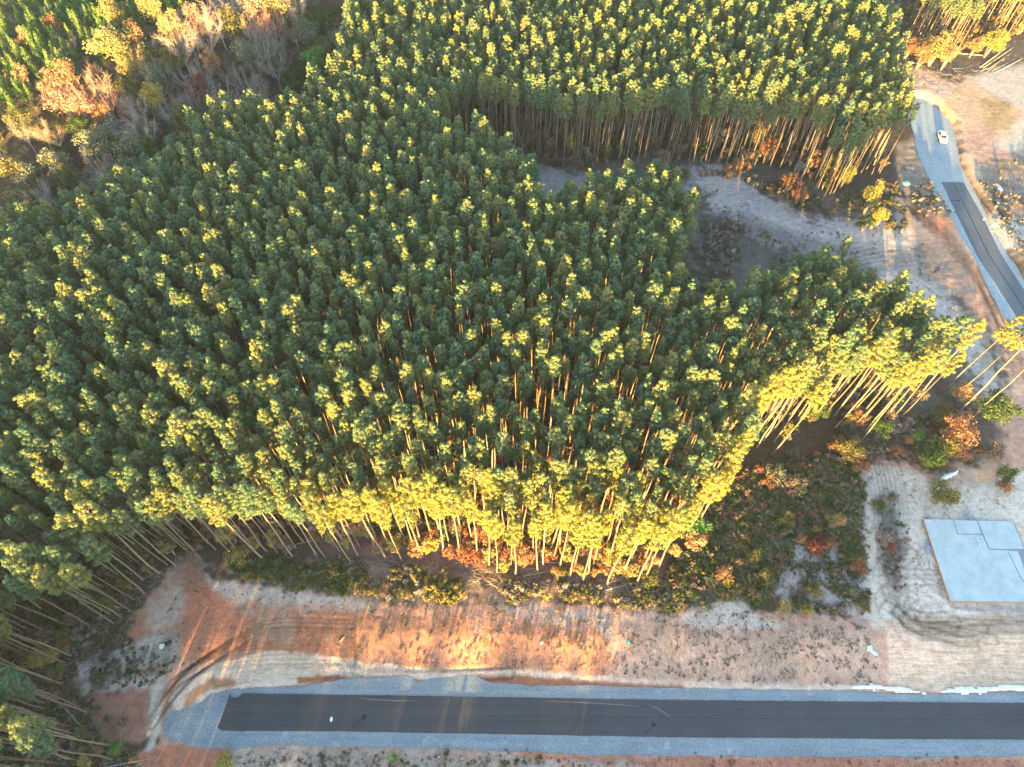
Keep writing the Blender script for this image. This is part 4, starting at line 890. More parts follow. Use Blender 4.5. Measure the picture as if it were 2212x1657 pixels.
# ------------------------------------------------------------------ separate bushes and small trees along the clearings
BL = [ # u,v,kind,h,r,colour,label   (u,v of the crown)
 (492,1150,'leaf',7,2.6,'gold',"mustard gold bush tree between grey trunks above the red clay"),
 (510,1195,'bush',4,2.4,'gold',"gold bush at the foot of the grey trunks above the red clay"),
 (295,1185,'leaf',7,3.0,'olive',"olive green small tree in the dark west corner of the stand"),
 (362,1165,'leaf',6,2.4,'olive',"olive bush tree behind the paired grey trunks"),
 (435,1160,'slim',5,1.6,'rust',"reddish brown shrub behind the grey trunks"),
 (215,1275,'bush',4,2.2,'olive',"dim olive bush among grey trunks near the west edge"),
 (150,1300,'bush',4,2.4,'green',"dark green bush among trunks at the west edge"),
 (90,1420,'leaf',6,2.6,'gold',"dull mustard small tree among the west trunks"),
 (55,1400,'bush',4,2.2,'green',"green bush left of the dull mustard tree"),
 (120,1450,'bush',2.5,1.5,'bright',"small fresh green bush near the west trunk bases"),
 (247,1615,'bush',2,1.4,'bright',"small bright green bush by the road end trunks"),
 (455,1100,'bare',7,3.2,'peach',"pale bare twiggy tree catching the sun at the stand edge"),
 (590,1160,'slim',5,1.8,'gold',"gold shrub between the spaced grey trunks"),
 (765,1130,'leaf',8,3.0,'orange',"orange-gold tree at the west end of the sunlit front row"),
 (790,1145,'slim',6,2.0,'gold',"golden shrub below the orange-gold tree of the front row"),
 (850,1170,'slim',6,1.9,'yellow',"bright yellow shrub between front row trunks"),
 (905,1150,'slim',5,1.8,'rust',"rusty pink shrub between front row trunks"),
 (930,1175,'slim',6,2.0,'yellow',"yellow small tree at a front row trunk"),
 (1010,1190,'bush',4,2.6,'red',"red-orange bush spreading at the foot of the front row"),
 (1045,1150,'leaf',7,2.4,'rust',"salmon red tree rising in the front row"),
 (1040,1205,'bush',3,2.0,'red',"low scarlet bush in front of the salmon red tree"),
 (1092,1225,'slim',4,1.3,'yellow',"yellow-orange small bush standing in front of the front row"),
 (1128,1190,'leaf',8,2.3,'orange',"orange small tree in front of the front row trunks"),
 (1180,1155,'slim',6,1.8,'yellow',"yellow shrub deep between front row trunks"),
 (1200,1235,'bush',2,1.2,'orange',"low orange bush right of the orange small tree"),
 (1220,1235,'bush',2,1.2,'olive',"low olive bush beside the low orange one"),
 (1290,1195,'bush',4,2.2,'rust',"pinkish red bush among the eastern front row trunks"),
 (1325,1190,'slim',8,2.6,'yellow',"bushy yellow young pine hiding trunks in the front row"),
 (1350,1225,'bush',3,1.8,'olive',"olive bush at the foot of the yellow young pine"),
 (1405,1245,'bush',3,2.0,'olive',"olive green bush at the eastern end of the front row"),
 (1495,1130,'leaf',6,3.2,'bright',"rounded fresh green tree beside the last sunlit pines"),
 (1480,1110,'bush',4,2.2,'green',"green bush left of the rounded fresh green tree"),
 (1563,1240,'bush',3,1.8,'orange',"orange bush in the scrub south of the rounded green tree"),
 (1570,1255,'bush',2,1.2,'gold',"little gold bush below the orange one in the scrub"),
 (1693,1310,'bush',3,1.6,'gold',"orange-gold bush at the sandy edge of the scrub"),
 (1745,1320,'bush',2.2,1.4,'gold',"yellow bush at the edge of the pale speckled ground"),
 (1655,1245,'bush',3,1.9,'olive',"yellow-green bush in the middle of the scrub"),
 (1630,1200,'bush',2.5,1.5,'olive',"olive bush above the yellow-green one in the scrub"),
 (1730,1165,'bush',2.2,1.2,'orange',"small orange bush near the pale speckled ground"),
 (1768,1180,'bush',3.5,2.4,'crimson',"dark maroon bush left of the sandy track"),
 (1785,1175,'bush',3,1.6,'rust',"rust bush beside the dark maroon one"),
 (1800,1125,'bush',3,1.6,'gold',"gold bush at the top of the pale speckled ground"),
 (1815,1125,'bush',2.6,1.5,'orange',"orange-brown bush right of the gold bush"),
 (1765,1145,'bush',1.8,1.0,'yellow',"small lime yellow bush in the scrub"),
 (1758,1110,'bush',2,1.2,'red',"small red bush in the upper scrub"),
 (1700,1120,'bush',3,1.8,'olive',"mottled olive bush in the upper scrub"),
 (1855,1220,'bush',3,1.8,'rust',"brown-orange bush at the western edge of the sandy track"),
 (1840,1200,'bush',2.8,1.6,'green',"dark green bush left of the sandy track"),
 (1760,1275,'bush',2.8,1.8,'olive',"green-olive bush on the pale speckled ground"),
 (1870,1310,'bush',2.5,1.3,'olive',"olive bush at the bottom corner of the speckled ground"),
 (1845,1275,'bush',2.2,1.4,'greygreen',"tan-green bush on the speckled ground near the sandy track"),
 (1712,1045,'bush',4,2.6,'brown',"brownish bush beneath the leaning sunlit pines"),
 (1645,1015,'bush',2.5,1.2,'red',"small red bush beneath the sunlit east edge"),
 (1662,1040,'bush',3,1.6,'rust',"pink-brown bush below the small red one"),
 (1680,1020,'bush',4,2.4,'greygreen',"grey-green bush below the east edge pines"),
 (1730,1055,'bush',2.2,1.2,'bright',"light green bush in the top of the scrub"),
 (1770,1070,'bush',2.4,1.4,'olive',"yellow-olive bush right of the light green one"),
 (1810,960,'bush',4,1.9,'rust',"rust orange bush at the shaded foot of the leaning pines"),
 (1840,970,'leaf',5,3.2,'olive',"wide olive bush south of the leaning pines"),
 (1855,1000,'bush',3.2,2.2,'rust',"brown-orange bush touching the sandy yard"),
 (1765,885,'leaf',6,2.4,'green',"green bush behind leaning pine trunks"),
 (1905,930,'leaf',5,2.6,'green',"green bush in the dark ground right of the wide olive one"),
 (1985,940,'bush',2.4,1.5,'bright',"yellow-green low bush on the dark brushy ground"),
 (1965,950,'bush',1.5,1.2,'orange',"low orange bush beside the yellow-green one"),
 (1938,975,'bush',2.5,1.5,'rust',"salmon rust bush on the dark brushy ground"),
 (2083,850,'leaf',5,2.9,'orange',"orange-brown small tree among the four lone pines"),
 (2045,885,'bush',3,1.6,'rust',"rust shrub left of the four lone pines' bases"),
 (2030,900,'leaf',4,2.8,'olive',"olive shrub below the rust one"),
 (2070,930,'leaf',6,4.2,'rust',"large rust brown tree on the brushy ground"),
 (2040,970,'leaf',5,3.4,'olive',"dark olive tree below the large rust brown one"),
 (2080,975,'bush',3.5,2.2,'rust',"reddish shrub right of the dark olive tree"),
 (2015,990,'leaf',5,3.0,'green',"green tree at the edge of the sandy yard"),
 (2040,1070,'leaf',4,3.2,'olive',"round olive green tree above the concrete slab"),
 (2162,885,'leaf',7,4.6,'green',"large green tree at the right edge below the four lone pines"),
 (2150,970,'bush',3.2,2.2,'brown',"brown shrub below the large green tree at right"),
 (2178,1022,'bush',3.6,2.0,'green',"green bush above the concrete slab's right corner"),
 (2172,1048,'bush',2.6,1.8,'rust',"bronze bush just below the green one by the slab"),
 (1925,1180,'bush',1.6,1.2,'red',"small red-orange bush on the dark patch beside the sandy yard"),
 (1912,1165,'bush',1.8,1.6,'mauve',"dark leafless bush on the patch beside the sandy yard"),
 (1900,1090,'bush',2.2,1.4,'green',"green weedy bush at the north end of the dark patch"),
 (1595,355,'bush',4,2.2,'orange',"orange bush at the forest wall behind the clearing"),
 (1615,358,'bush',2.5,1.3,'rust',"small rusty bush right of the orange one at the forest wall"),
 (1570,365,'slim',4,1.5,'rust',"thin rust shrub at the dark forest wall"),
 (1640,290,'leaf',9,3.2,'gold',"golden small tree inside the far forest wall"),
 (1660,320,'leaf',8,3.0,'rust',"orange-brown tree below the golden one in the far wall"),
 (1705,390,'leaf',7,2.6,'rust',"salmon orange tree at the foot of the far pines"),
 (1730,415,'leaf',7,2.4,'red',"pink-red tree beside the salmon orange one"),
 (1757,345,'slim',7,2.2,'orange',"orange shrub between the far trunks"),
 (1830,375,'leaf',8,2.2,'yellow',"yellow-green tree under the far pines near the gravel"),
 (1800,360,'slim',8,2.2,'olive',"olive tree left of the yellow-green one"),
 (1890,420,'leaf',10,2.6,'yellow',"lime yellow young pine column by the orange bank"),
 (1897,465,'leaf',8,2.3,'yellow',"gold-yellow lower young pine beside the orange bank"),
 (1875,475,'slim',6,2.0,'green',"dark green young pine at the foot of the yellow column"),
 (1830,523,'slim',3,1.3,'green',"lone small green pine on the graded pale ground"),
 (1245,345,'leaf',8,2.4,'brown',"brown leafy tree before the far trunks"),
 (1130,300,'bare',8,3.0,'brown',"brown thin tree in the dark gap between the stands"),
 (1262,325,'slim',4,1.5,'red',"scarlet shrub deep among the far trunks"),
 (1182,345,'slim',4,1.5,'rust',"brownish orange shrub at the gravel turnaround"),
 (1205,345,'slim',4,1.5,'rust',"russet shrub beside the one at the gravel turnaround"),
 (1475,375,'bush',3.5,2.4,'olive',"olive bush at the forest wall above the pale ground"),
 (1430,345,'leaf',7,2.6,'brown',"brown-green tree before the middle of the far wall"),
 (1995,115,'leaf',8,3.6,'orange',"glowing orange tree under the top right pines"),
 (2030,100,'leaf',10,4.2,'gold',"golden sunlit tree under the top right pines"),
 (2050,118,'leaf',8,3.2,'orange',"amber tree right of the golden one at top right"),
 (1968,100,'leaf',7,3.2,'rust',"rust red tree at the left end of the top right pines"),
 (2110,95,'leaf',7,2.6,'orange',"orange shrub between the two yellow groups at top right"),
 (2148,85,'leaf',9,4.4,'yellow',"wide yellow-green tree beside the log pile"),
 (482,1650,'bush',2.2,1.8,'yellow',"yellow-green shrub at the bottom edge below the road end"),
 (850,1637,'bush',1.2,.9,'bright',"tiny green bush on the verge at the bottom edge"),
 (1790,800,'bare',6,2.2,'mauve',"grey twiggy bare tree among the eastern pines"),
 (1710,740,'bare',6,2.0,'mauve',"mauve bare tree in the open eastern stand"),
]
for (u, v, kd, h, r, c, lab) in BL:
    put("small_tree" if kd in ('leaf', 'bare', 'slim') and h >= 5 else "bush", kd, u, v, h, r, c, lab, "tree" if kd in ('leaf', 'bare', 'slim') and h >= 5 else "bush", "small trees and bushes beside the clearings", M_TWIG if kd == 'bare' else None)
# fresh reddish thicket behind the front row so the low sun has leaves to catch
# ------------------------------------------------------------------ logs
M_LOG = mat_surf("peeled_log", (.50, .38, .27), (.36, .27, .20), 2.5, stretch=(1, 1, .2)); M_LOGD = mat_surf("weathered_log", (.36, .31, .27), (.24, .20, .18), 2.5)
M_CUT = mat_surf("cut_wood", (.58, .42, .26), (.48, .33, .2), 8)
def log(p, q, r, label, group=None, z=None, mat=None, zq=None):
    p = np.array(p); q = np.array(q); z0 = float(ground_h(*p)) + .12 if z is None else z; z1 = (float(ground_h(*q)) + .12 if z is None else (z if zq is None else zq))
    t = thing("log", (p[0], p[1], z0), label, "log", group); v = np.array([q[0]-p[0], q[1]-p[1], z1 - z0]); m = MB()
    w_ = np.random.RandomState(int(abs(p[0] * 97 + p[1] * 13)) % 9999).normal(0, .06, 3)
    m.tube([(0, 0, 0), v * .35 + w_, v * .7 - w_ * .5, v], [r, r * .9, r * .75, r * .5], 7); m.build("log_bark", mat or M_LOG, t)
    c = MB(); d = v / np.linalg.norm(v); c.tube([-d * .02, d * .015], [r * .93, r * .93], 7); c.build("cut_end", M_CUT, t)
rl = random.Random(12)
base0 = px(2116, 167); dirp = px(2230, 100) - base0; L0 = np.linalg.norm(dirp); dirp /= L0; nrm = np.array([-dirp[1], dirp[0]])
for i in range(34):
    lay = 0 if i < 15 else (1 if i < 26 else 2); k = i if lay == 0 else (i - 15 if lay == 1 else i - 26)
    off = (k - (7 if lay == 0 else 5 if lay == 1 else 3.5)) * .62 + rl.uniform(-.25, .25); a = base0 + nrm * off * .9 + dirp * rl.uniform(-1.5, 3.5); fan = rl.gauss(0, .07) + off * .02
    dd = dirp * math.cos(fan) + nrm * math.sin(fan); L = rl.uniform(14, 23)
    log(a, a + dd * L, rl.uniform(.13, .21), "cut pine log in the %s of the fanned log pile at the top right" % ["bottom layer", "middle layer", "top layer"][lay], "logs in the pile " + ["bottom", "middle", "top"][lay], z=.22 + lay * .42 + rl.uniform(0, .08), mat=rl.choice([M_LOG, M_LOG, M_LOGD]), zq=.3 + lay * .3 + rl.uniform(-.05, .25))
for (a, b, r, lab, mt) in [((2063,124),(2118,129),.16,"long pale pole lying on the dark soil under the top right pines",M_LOG), ((1952,143),(1975,146),.2,"short pinkish log at the foot of the top right pines",M_LOG),
    ((1285,1285),(1354,1268),.14,"straight pale fallen trunk lying before the front row",M_LOGD), ((1130,1250),(1180,1240),.12,"fallen thin trunk below the orange small tree",M_LOGD), ((984,1221),(1066,1219),.1,"thin grey fallen stem under the red-orange bush",M_LOGD),
    ((1165,1219),(1250,1223),.1,"long thin fallen stem between front row trunk bases",M_LOGD), ((130,1518),(222,1622),.17,"leaning broken trunk crossing the west trunks",M_LOGD), ((118,1535),(160,1470),.09,"broken limb by the leaning trunk at the west edge",M_LOGD),
    ((2010,955),(2020,1040),.08,"thin pale stick on the brushy ground above the slab",M_LOGD), ((1970,1000),(2000,1015),.08,"pale branch on the dark soil beside the sandy yard",M_LOGD), ((1984,1030),(2000,1018),.1,"short pale branch by the edge of the sandy yard",M_LOG),
    ((600,1190),(690,1172),.09,"thin fallen stem leaning between grey trunks",M_LOGD), ((735,1390),(748,1379),.14,"short white barkless log on the orange clay",M_CUT), ((230,1657),(320,1640),.1,"dead branch at the bottom edge left of the road end",M_LOGD)]:
    log(px(*a), px(*b), r, lab, None, mat=mt)

# ------------------------------------------------------------------ concrete slab with its formwork
M_CONC = mat_surf("fresh_concrete", (.34, .415, .455), (.45, .51, .545), .45, rough=.9, spec=.05); M_CONC2 = mat_surf("dark_concrete", (.20, .235, .26), (.24, .275, .30), .5, rough=.9, spec=.05)  # footing tone set darker, showing as joints between the floor panels
M_FORM = mat_surf("form_board", (.46, .27, .15), (.36, .2, .11), 3); M_PVC = mat_surf("white_pvc", (.78, .78, .76), (.7, .7, .68), 3, rough=.4, spec=.5)
def c5(a, b): return (1475 + a / 3, 1104.7 + b / 3)
ZB = float(ground_h(*px(*c5(1900, 300))));
def sp(a, b, z=.35): return px(*c5(a, b), z + ZB)
TL, TR, BL_, BR = sp(1560, 50), sp(2140, 65), sp(1735, 583), sp(2560, 592)
slab = thing("concrete_slab", (*((TL + BR) / 2), ZB), "pale blue-grey concrete house slab with orange form boards on the sandy lot", "house slab")
def loc_(p): return np.array(p) - (TL + BR) / 2
def prism(name, P, z0, z1, mat, parent=slab):
    Q = [loc_(p) for p in P]; n = len(Q); V = [(q[0], q[1], z1) for q in Q] + [(q[0], q[1], z0) for q in Q]
    return mk(name, V, [tuple(range(n))[::-1]] + [(i, (i+1) % n, (i+1) % n + n, i + n) for i in range(n)], mat, parent)
RE = sp(2212, 200); RE2 = sp(2290, 440)
prism("footing", [TL, TR, sp(2250, 330), sp(2560, 330), BR, BL_], -.4, .30, M_CONC2)
g = 5
prism("floor_panel", [TL, sp(1750, 55), sp(1778, 150), sp(1940, 152), sp(1982, 248), sp(2102, 252), sp(2178, 415), sp(2205, 458), sp(2560, 458), BR, BL_], .30, .35, M_CONC)
prism("floor_panel", [sp(1756, 56), sp(1903, 60), sp(1937, 145), sp(1784, 145)], .30, .343, M_CONC)
prism("floor_panel", [sp(1911, 60), TR, sp(2215, 243), sp(1988, 243)], .30, .335, M_CONC)
prism("floor_panel", [sp(2108, 254), sp(2172, 258), sp(2240, 452), sp(2208, 452), sp(2184, 410)], .30, .33, M_CONC)
def board(a, b, th=.06, z0=.02, z1=.39, name="form_board", out=1):
    a = loc_(a); b = loc_(b); d = (b - a) / np.linalg.norm(b - a); n = np.array([-d[1], d[0]]) * out; a = a + n * .012; b = b + n * .012; a2 = a + n * th; b2 = b + n * th
    V = [(*a, z0), (*b, z0), (*b2, z0), (*a2, z0), (*a, z1), (*b, z1), (*b2, z1), (*a2, z1)]
    mk(name, V, [(0,3,2,1),(4,5,6,7),(0,1,5,4),(1,2,6,5),(2,3,7,6),(3,0,4,7)], M_FORM, slab)
board(TL, BL_, .10, out=-1); board(BL_, BR, .12, out=-1); board(TR, sp(2250, 330), .07, out=1)
m = MB(); dl = (BL_ - TL)
for i in range(14):                                    # stakes bracing the west and south boards
    a = loc_(TL + dl * (i + .5) / 14) + np.array([-.16, 0]); m.box((a[0]-.3, a[1]-.03, -.2), (a[0]-.24, a[1]+.03, .3)); m.box((a[0]-.24, a[1]-.025, .12), (a[0]+.03, a[1]+.02, .17))
for i in range(20):
    a = loc_(BL_ + (BR - BL_) * (i + .5) / 20); m.box((a[0]-.03, a[1]-.45, -.2), (a[0]+.03, a[1]-.39, .3))
m.build("form_stake", M_FORM, slab)
m = MB()
for (a, b, h) in [(1905,175,.3),(1912,195,.45),(1920,215,.3),(1925,222,.25),(1915,222,.25),(1875,275,.2),(1890,268,.2),(1853,510,.25),(1853,520,.2),(2120,495,.2),(1590,60,.2),(1690,140,.2)]:
    q = loc_(sp(a, b)); m.tube([(q[0], q[1], .34), (q[0], q[1], .36 + h)], .06, 7)
q = [loc_(sp(1900, 178)), loc_(sp(1912, 195)), loc_(sp(1917, 222))]; m.tube([(*q[0], .42), (*q[1], .46), (*q[2], .40)], .05, 6)
m.build("drain_pipe", M_PVC, slab)
def board_thing(a, b, wd, lab, mat=M_FORM, h=.05, name="board", cat="board"):
    a = px(*a, 1.2); b = px(*b, 1.2); z = float(ground_h(*a)) + .12; L = np.linalg.norm(b - a)
    m = MB(); m.box((0, -wd/2, 0), (L, wd/2, h)); m.box((L*.2, -wd/2-.05, h), (L*.2+.08, wd/2+.05, h+.03))
    o = m.build(name, mat, None, (a[0], a[1], z)); o.rotation_euler = (0, 0, math.atan2(b[1]-a[1], b[0]-a[0])); tag(o, lab, cat); return o
board_thing(c5(1893, 590), c5(1903, 612), .14, "short pale plank leaning off the south side of the slab")
board_thing(c5(1722, 30), c5(1727, 48), .10, "short plank sticking out from the north side of the slab")
board_thing(c5(1560, 143), c5(1582, 150), .2, "small pale board lying beside the slab's west form")

# ------------------------------------------------------------------ white sheeting, tarp, rubbish
M_FAB = mat_surf("white_sheeting", (.80, .80, .80), (.66, .68, .70), 1.5, rough=.7); M_TARP = mat_surf("blue_white_plastic", (.62, .68, .70), (.40, .47, .52), 1.2, rough=.5)
M_BLACK = mat_surf("black_plastic", (.02, .02, .022), (.035, .035, .04), 3, rough=.45, spec=.5); M_PAPER = mat_surf("white_card", (.8, .76, .7), (.7, .66, .6), 3)
M_BLUE = mat_surf("blue_plastic", (.20, .34, .52), (.30, .42, .55), 2); M_TEAL = mat_surf("teal_plastic", (.10, .42, .36), (.2, .5, .42), 2, rough=.5)
def sheet(name, P, lab, cat, mat, hgt=.25, n=60, seed=0, step=.28):
    """crumpled sheeting lying on the ground, closed underneath"""
    P = np.array(P); rs = np.random.RandomState(seed); x0, y0 = P.min(0); x1, y1 = P.max(0)
    xs_ = np.arange(x0 - step, x1 + step * 1.5, step); ys_ = np.arange(y0 - step, y1 + step * 1.5, step); X, Y = np.meshgrid(xs_, ys_)
    d = sdist(P, X.ravel(), Y.ravel()).reshape(X.shape) + .35 * (fbm(X * 1.3, Y * 1.3, seed + 3) - .5)
    g0 = np.minimum(ground_h(X, Y), 3); Zt = g0 + .14 + np.clip(d, -.2, .4) * hgt * 1.5 + hgt * (fbm(X * 1.6, Y * 2.6, seed) - .35) * sm(d / .3); X2 = X + .2 * (vnoise(X * 3, Y * 3, 5) - .5); Y2 = Y + .2 * (vnoise(X * 3, Y * 3, 6) - .5)
    V = []; F = []; idx = -np.ones(X.shape, int); ok = d > -.08
    for j in range(X.shape[0]):
        for i in range(X.shape[1]):
            if ok[j, i]: idx[j, i] = len(V); V.append((X2[j, i], Y2[j, i], Zt[j, i]))
    for j in range(X.shape[0] - 1):
        for i in range(X.shape[1] - 1):
            q = (idx[j, i], idx[j, i+1], idx[j+1, i+1], idx[j+1, i])
            if min(q) >= 0: F.append(q)
    V = np.array(V); c = V.mean(0); o = mk(name, V - c, F, mat, None, tuple(c)); sdm = o.modifiers.new("thickness", 'SOLIDIFY'); sdm.thickness = .03
    tag(o, lab, cat); return o
def ribbon_poly(pts, wd):
    P = poly(pts); L = []; Rr = []
    for i in range(len(P)):
        t = P[min(i+1, len(P)-1)] - P[max(i-1, 0)]; t /= np.linalg.norm(t); n = np.array([-t[1], t[0]]) * (wd[i] / 2); L.append(P[i] + n); Rr.append(P[i] - n)
    return np.array(L + Rr[::-1])
sheet("white_sheeting", ribbon_poly([(1830,1486),(1860,1484),(1885,1484),(1915,1487),(1940,1490),(1965,1493),(1990,1497),(2025,1496),(2060,1491),(2085,1492),(2110,1493),(2140,1489),(2175,1487),(2212,1487),(2260,1488)], [.25,.8,1.1,.7,1.2,.6,.45,.2,.7,1.2,1.0,.7,1.1,.8,.4]),
      "long crumpled strip of white sheeting along the north verge of the near road", "sheeting", M_FAB, .22, seed=4)
sheet("plastic_sheet", poly([(2028,1032),(2045,1022),(2060,1018),(2066,1010),(2072,1014),(2068,1025),(2050,1036),(2032,1042)], 1.2), "crumpled white plastic sheet above the olive tree north of the slab", "plastic sheet", M_FAB, .35, seed=5)
sheet("plastic_scrap", poly([(2018,1050),(2024,1047),(2030,1052),(2026,1060),(2018,1058)], 1.2), "small white plastic scrap left of the crumpled sheet", "plastic scrap", M_FAB, .2, seed=6, step=.2)
sheet("washed_tarp", poly([(1868,1395),(1880,1390),(1888,1402),(1900,1412),(1895,1418),(1882,1412),(1872,1405)], 1.0), "pale blue plastic washed down the eroded bank by the tan lot", "plastic sheet", M_TARP, .2, seed=7, step=.2)
M_WIRE = M_BLUE
def tangle(u, v, r, lab, seed, mat):
    p = px(u, v, 1.2); rs = np.random.RandomState(seed); m = MB()
    for k in range(7):
        c = rs.normal(0, r * .3, 2); rr = r * rs.uniform(.35, .8); P = [(c[0] + rr * math.cos(t) * rs.uniform(.85, 1.1), c[1] + rr * 1.2 * math.sin(t), .05 + .12 * rs.rand() + .08 * math.sin(3 * t)) for t in np.linspace(0, 6.0, 16)]
        m.tube(P, .022, 4, cap=False)
    o = m.build("plastic_coil", mat, None, (p[0], p[1], float(ground_h(*p)) + .05)); tag(o, lab, "coil")
tangle(1475+1590/3, 1104.7+215/3, .9, "tangled pale blue plastic lying beside the slab's west form", 3, M_BLUE); tangle(1475+1590/3, 1104.7+255/3, .9, "second blue tangle just below the other beside the slab", 4, M_BLUE)
tangle(1475+1835/3, 1104.7+32/3, 1.1, "blue tangle against the slab's north side", 5, M_BLUE)
def box_thing(name, u, v, sx, sy, sz, rz, lab, cat, mat, lid=None):
    p = px(u, v, .3); z = float(ground_h(*p)) + (.08 if abs(p[1]) < 62 else .02); t = thing(name, (p[0], p[1], z), lab, cat, None, rz)
    m = MB(); m.box((-sx/2, -sy/2, 0), (sx/2, sy/2, sz)); m.box((-sx*.52, -sy*.52, sz*.8), (sx*.52, sy*.52, sz*.86)); m.build("body", mat, t)
    m = MB(); m.add([(-sx*.45, -sy*.5, sz+.01), (sx*.45, -sy*.5, sz+.01), (sx*.5, -sy*.95, sz*.55), (-sx*.4, -sy*.98, sz*.5), (-sx*.45, -sy*.5, sz-.01), (sx*.45, -sy*.5, sz-.01), (sx*.5, -sy*.95, sz*.52), (-sx*.4, -sy*.98, sz*.47)], [(0,1,2,3),(7,6,5,4),(0,4,5,1),(2,6,7,3)]); m.build("flap", lid or mat, t)
    return t
box_thing("cardboard_box", 2153, 417, .9, .8, .5, .4, "white open box on the brown bank right of the far road", "box", M_PAPER); 
box_thing("white_bag", 2149, 408, .5, 1.1, .3, .5, "narrow white bag just above the white box", "bag", M_FAB)
box_thing("teal_container", 1953, 404, 1.3, .8, .5, .2, "teal plastic container on the verge left of the far gravel", "container", M_TEAL)
box_thing("bucket_lid", 350, 1395, .7, .5, .25, 0, "small white container on the bare ground west of the clay", "container", M_FAB)
box_thing("rubbish_bag", 364, 1390, .9, .6, .4, .6, "dark rubbish bag right of the small white container", "bag", M_BLACK)
box_thing("turquoise_board", 1356, 1388, .5, .35, .06, 0, "tiny turquoise board on the clay bank", "board", M_TEAL)
box_thing("pale_board", 1169, 1391, .6, .3, .08, .6, "small cream offcut on the middle of the clay bank", "board", M_PAPER)
# white paint blob on the asphalt
p = px(716, 1554); k = 18; rs = np.random.RandomState(2); m = MB()
m.add([(.18 * (1 + .3 * rs.rand()) * math.cos(2*math.pi*i/k), .36 * (1 + .2 * rs.rand()) * math.sin(2*math.pi*i/k), 0) for i in range(k)] + [(.12 * math.cos(2*math.pi*i/k), .26 * math.sin(2*math.pi*i/k), .07) for i in range(k)], [(i, (i+1) % k, (i+1) % k + k, i + k) for i in range(k)] + [tuple(range(k, 2*k))])
o = m.build("plastic_bag", M_FAB, None, (p[0], p[1], .123)); tag(o, "small bright white scrap lying on the dark near road", "scrap")
# drain pipe lengths
def culvert(u0, v0, u1, v1, r, lab):
    a, b = px(u0, v0, .4), px(u1, v1, .4); L = np.linalg.norm(b - a); t = thing("drainage_pipe", (a[0], a[1], float(ground_h(*a)) + r + .1), lab, "pipe", None, math.atan2(b[1]-a[1], b[0]-a[0]))
    m = MB(); n = int(L / .22); P = [(L * i / n, 0, 0) for i in range(n + 1)]; m.tube(P, [r * (1.0 if i % 2 else .9) for i in range(n + 1)], 14, cap=False); m.tube(P[::-1], [r * .82] * (n + 1), 14, cap=False); m.build("pipe_wall", M_BLACK, t, smooth=True)
    m = MB(); m.tube([(L*.32, 0, 0), (L*.33, 0, 0), (L*.35, 0, 0), (L*.36, 0, 0)], [r*.9, r*1.13, r*1.13, r*.9], 14, cap=False); m.build("coupling", M_BLACK, t)
culvert(2136, 436, 2164, 476, .34, "long black corrugated drainage pipe on the verge right of the far road")
culvert(2205, 455, 2226, 464, .3, "shorter black drainage pipe at the right edge of the photo")
# stones and clods near the far road and the slab: too many to count
V = []; F = []; rs = np.random.RandomState(6)
for P, n_, s0 in [(poly([(1960,425),(2040,420),(2050,470),(1985,472)]), 160, .14), (poly([(2110,480),(2212,480),(2212,560),(2160,540)]), 150, .14), (poly(G_NEAR[:12] + [(1054,1490),(560,1500),(480,1580),(370,1600)]), 240, .06), (poly([(1870,1030),(2200,1050),(2200,1100),(1900,1200)]), 160, .07), (poly([(400,1250),(760,1310),(760,1420),(400,1440)]), 240, .08), (poly([(1000,1330),(1880,1360),(1880,1470),(1000,1440)]), 500, .08)]:
    x0, y0 = P.min(0); x1, y1 = P.max(0); x = rs.uniform(x0, x1, n_ * 3); y = rs.uniform(y0, y1, n_ * 3); ok = sdist(P, x, y) > 0; x, y = x[ok][:n_], y[ok][:n_]; z = ground_h(x, y)
    for a, b, c in zip(x, y, z):
        s = s0 * rs.uniform(.5, 1.7); k = len(V); c = c + .08
        pts_ = np.array([(1,0,0),(0,1,0),(-1,0,0),(0,-1,0),(0,0,.8),(0,0,-.8),(.6,.6,.4),(-.6,-.5,.4)]) * s * rs.uniform(.7, 1.2, (8, 3)) + (a, b, c)
        V += list(pts_[:6]); F += [(k, k+1, k+4), (k+1, k+2, k+4), (k+2, k+3, k+4), (k+3, k, k+4), (k+1, k, k+5), (k+2, k+1, k+5), (k+3, k+2, k+5), (k, k+3, k+5)]
tag(mk("stones", V, F, mat_surf("stone", (.40, .36, .33), (.24, .21, .19), 2)), "loose stones and clods scattered over the bare ground", "stones", kind="stuff")

# ------------------------------------------------------------------ the white car on the far gravel
M_CAR = mat_surf("white_car_paint", (.80, .81, .82), (.78, .79, .8), .5, rough=.25, spec=.6); M_GLASS = mat_surf("car_glass", (.015, .018, .022), (.02, .024, .03), 1, rough=.08, spec=.8)
M_TYRE = mat_surf("tyre_rubber", (.02, .02, .02), (.03, .03, .03), 4); M_RIM = mat_surf("alloy_rim", (.5, .5, .52), (.4, .4, .42), 3, rough=.35, metal=.8); M_RED = mat_surf("tail_lamp", (.4, .02, .02), (.3, .01, .01), 2, rough=.2); M_LAMP = mat_surf("head_lamp", (.7, .72, .75), (.6, .62, .65), 2, rough=.15)
pc_ = px(2827 / 1.3888, 410 / 1.3888, .7)
car = thing("parked_car", (pc_[0], pc_[1], .06), "white four-door car with dark windows parked on the far gravel track", "car", None, R(-9)); car.scale = (1.0, 1.0, 1.0)
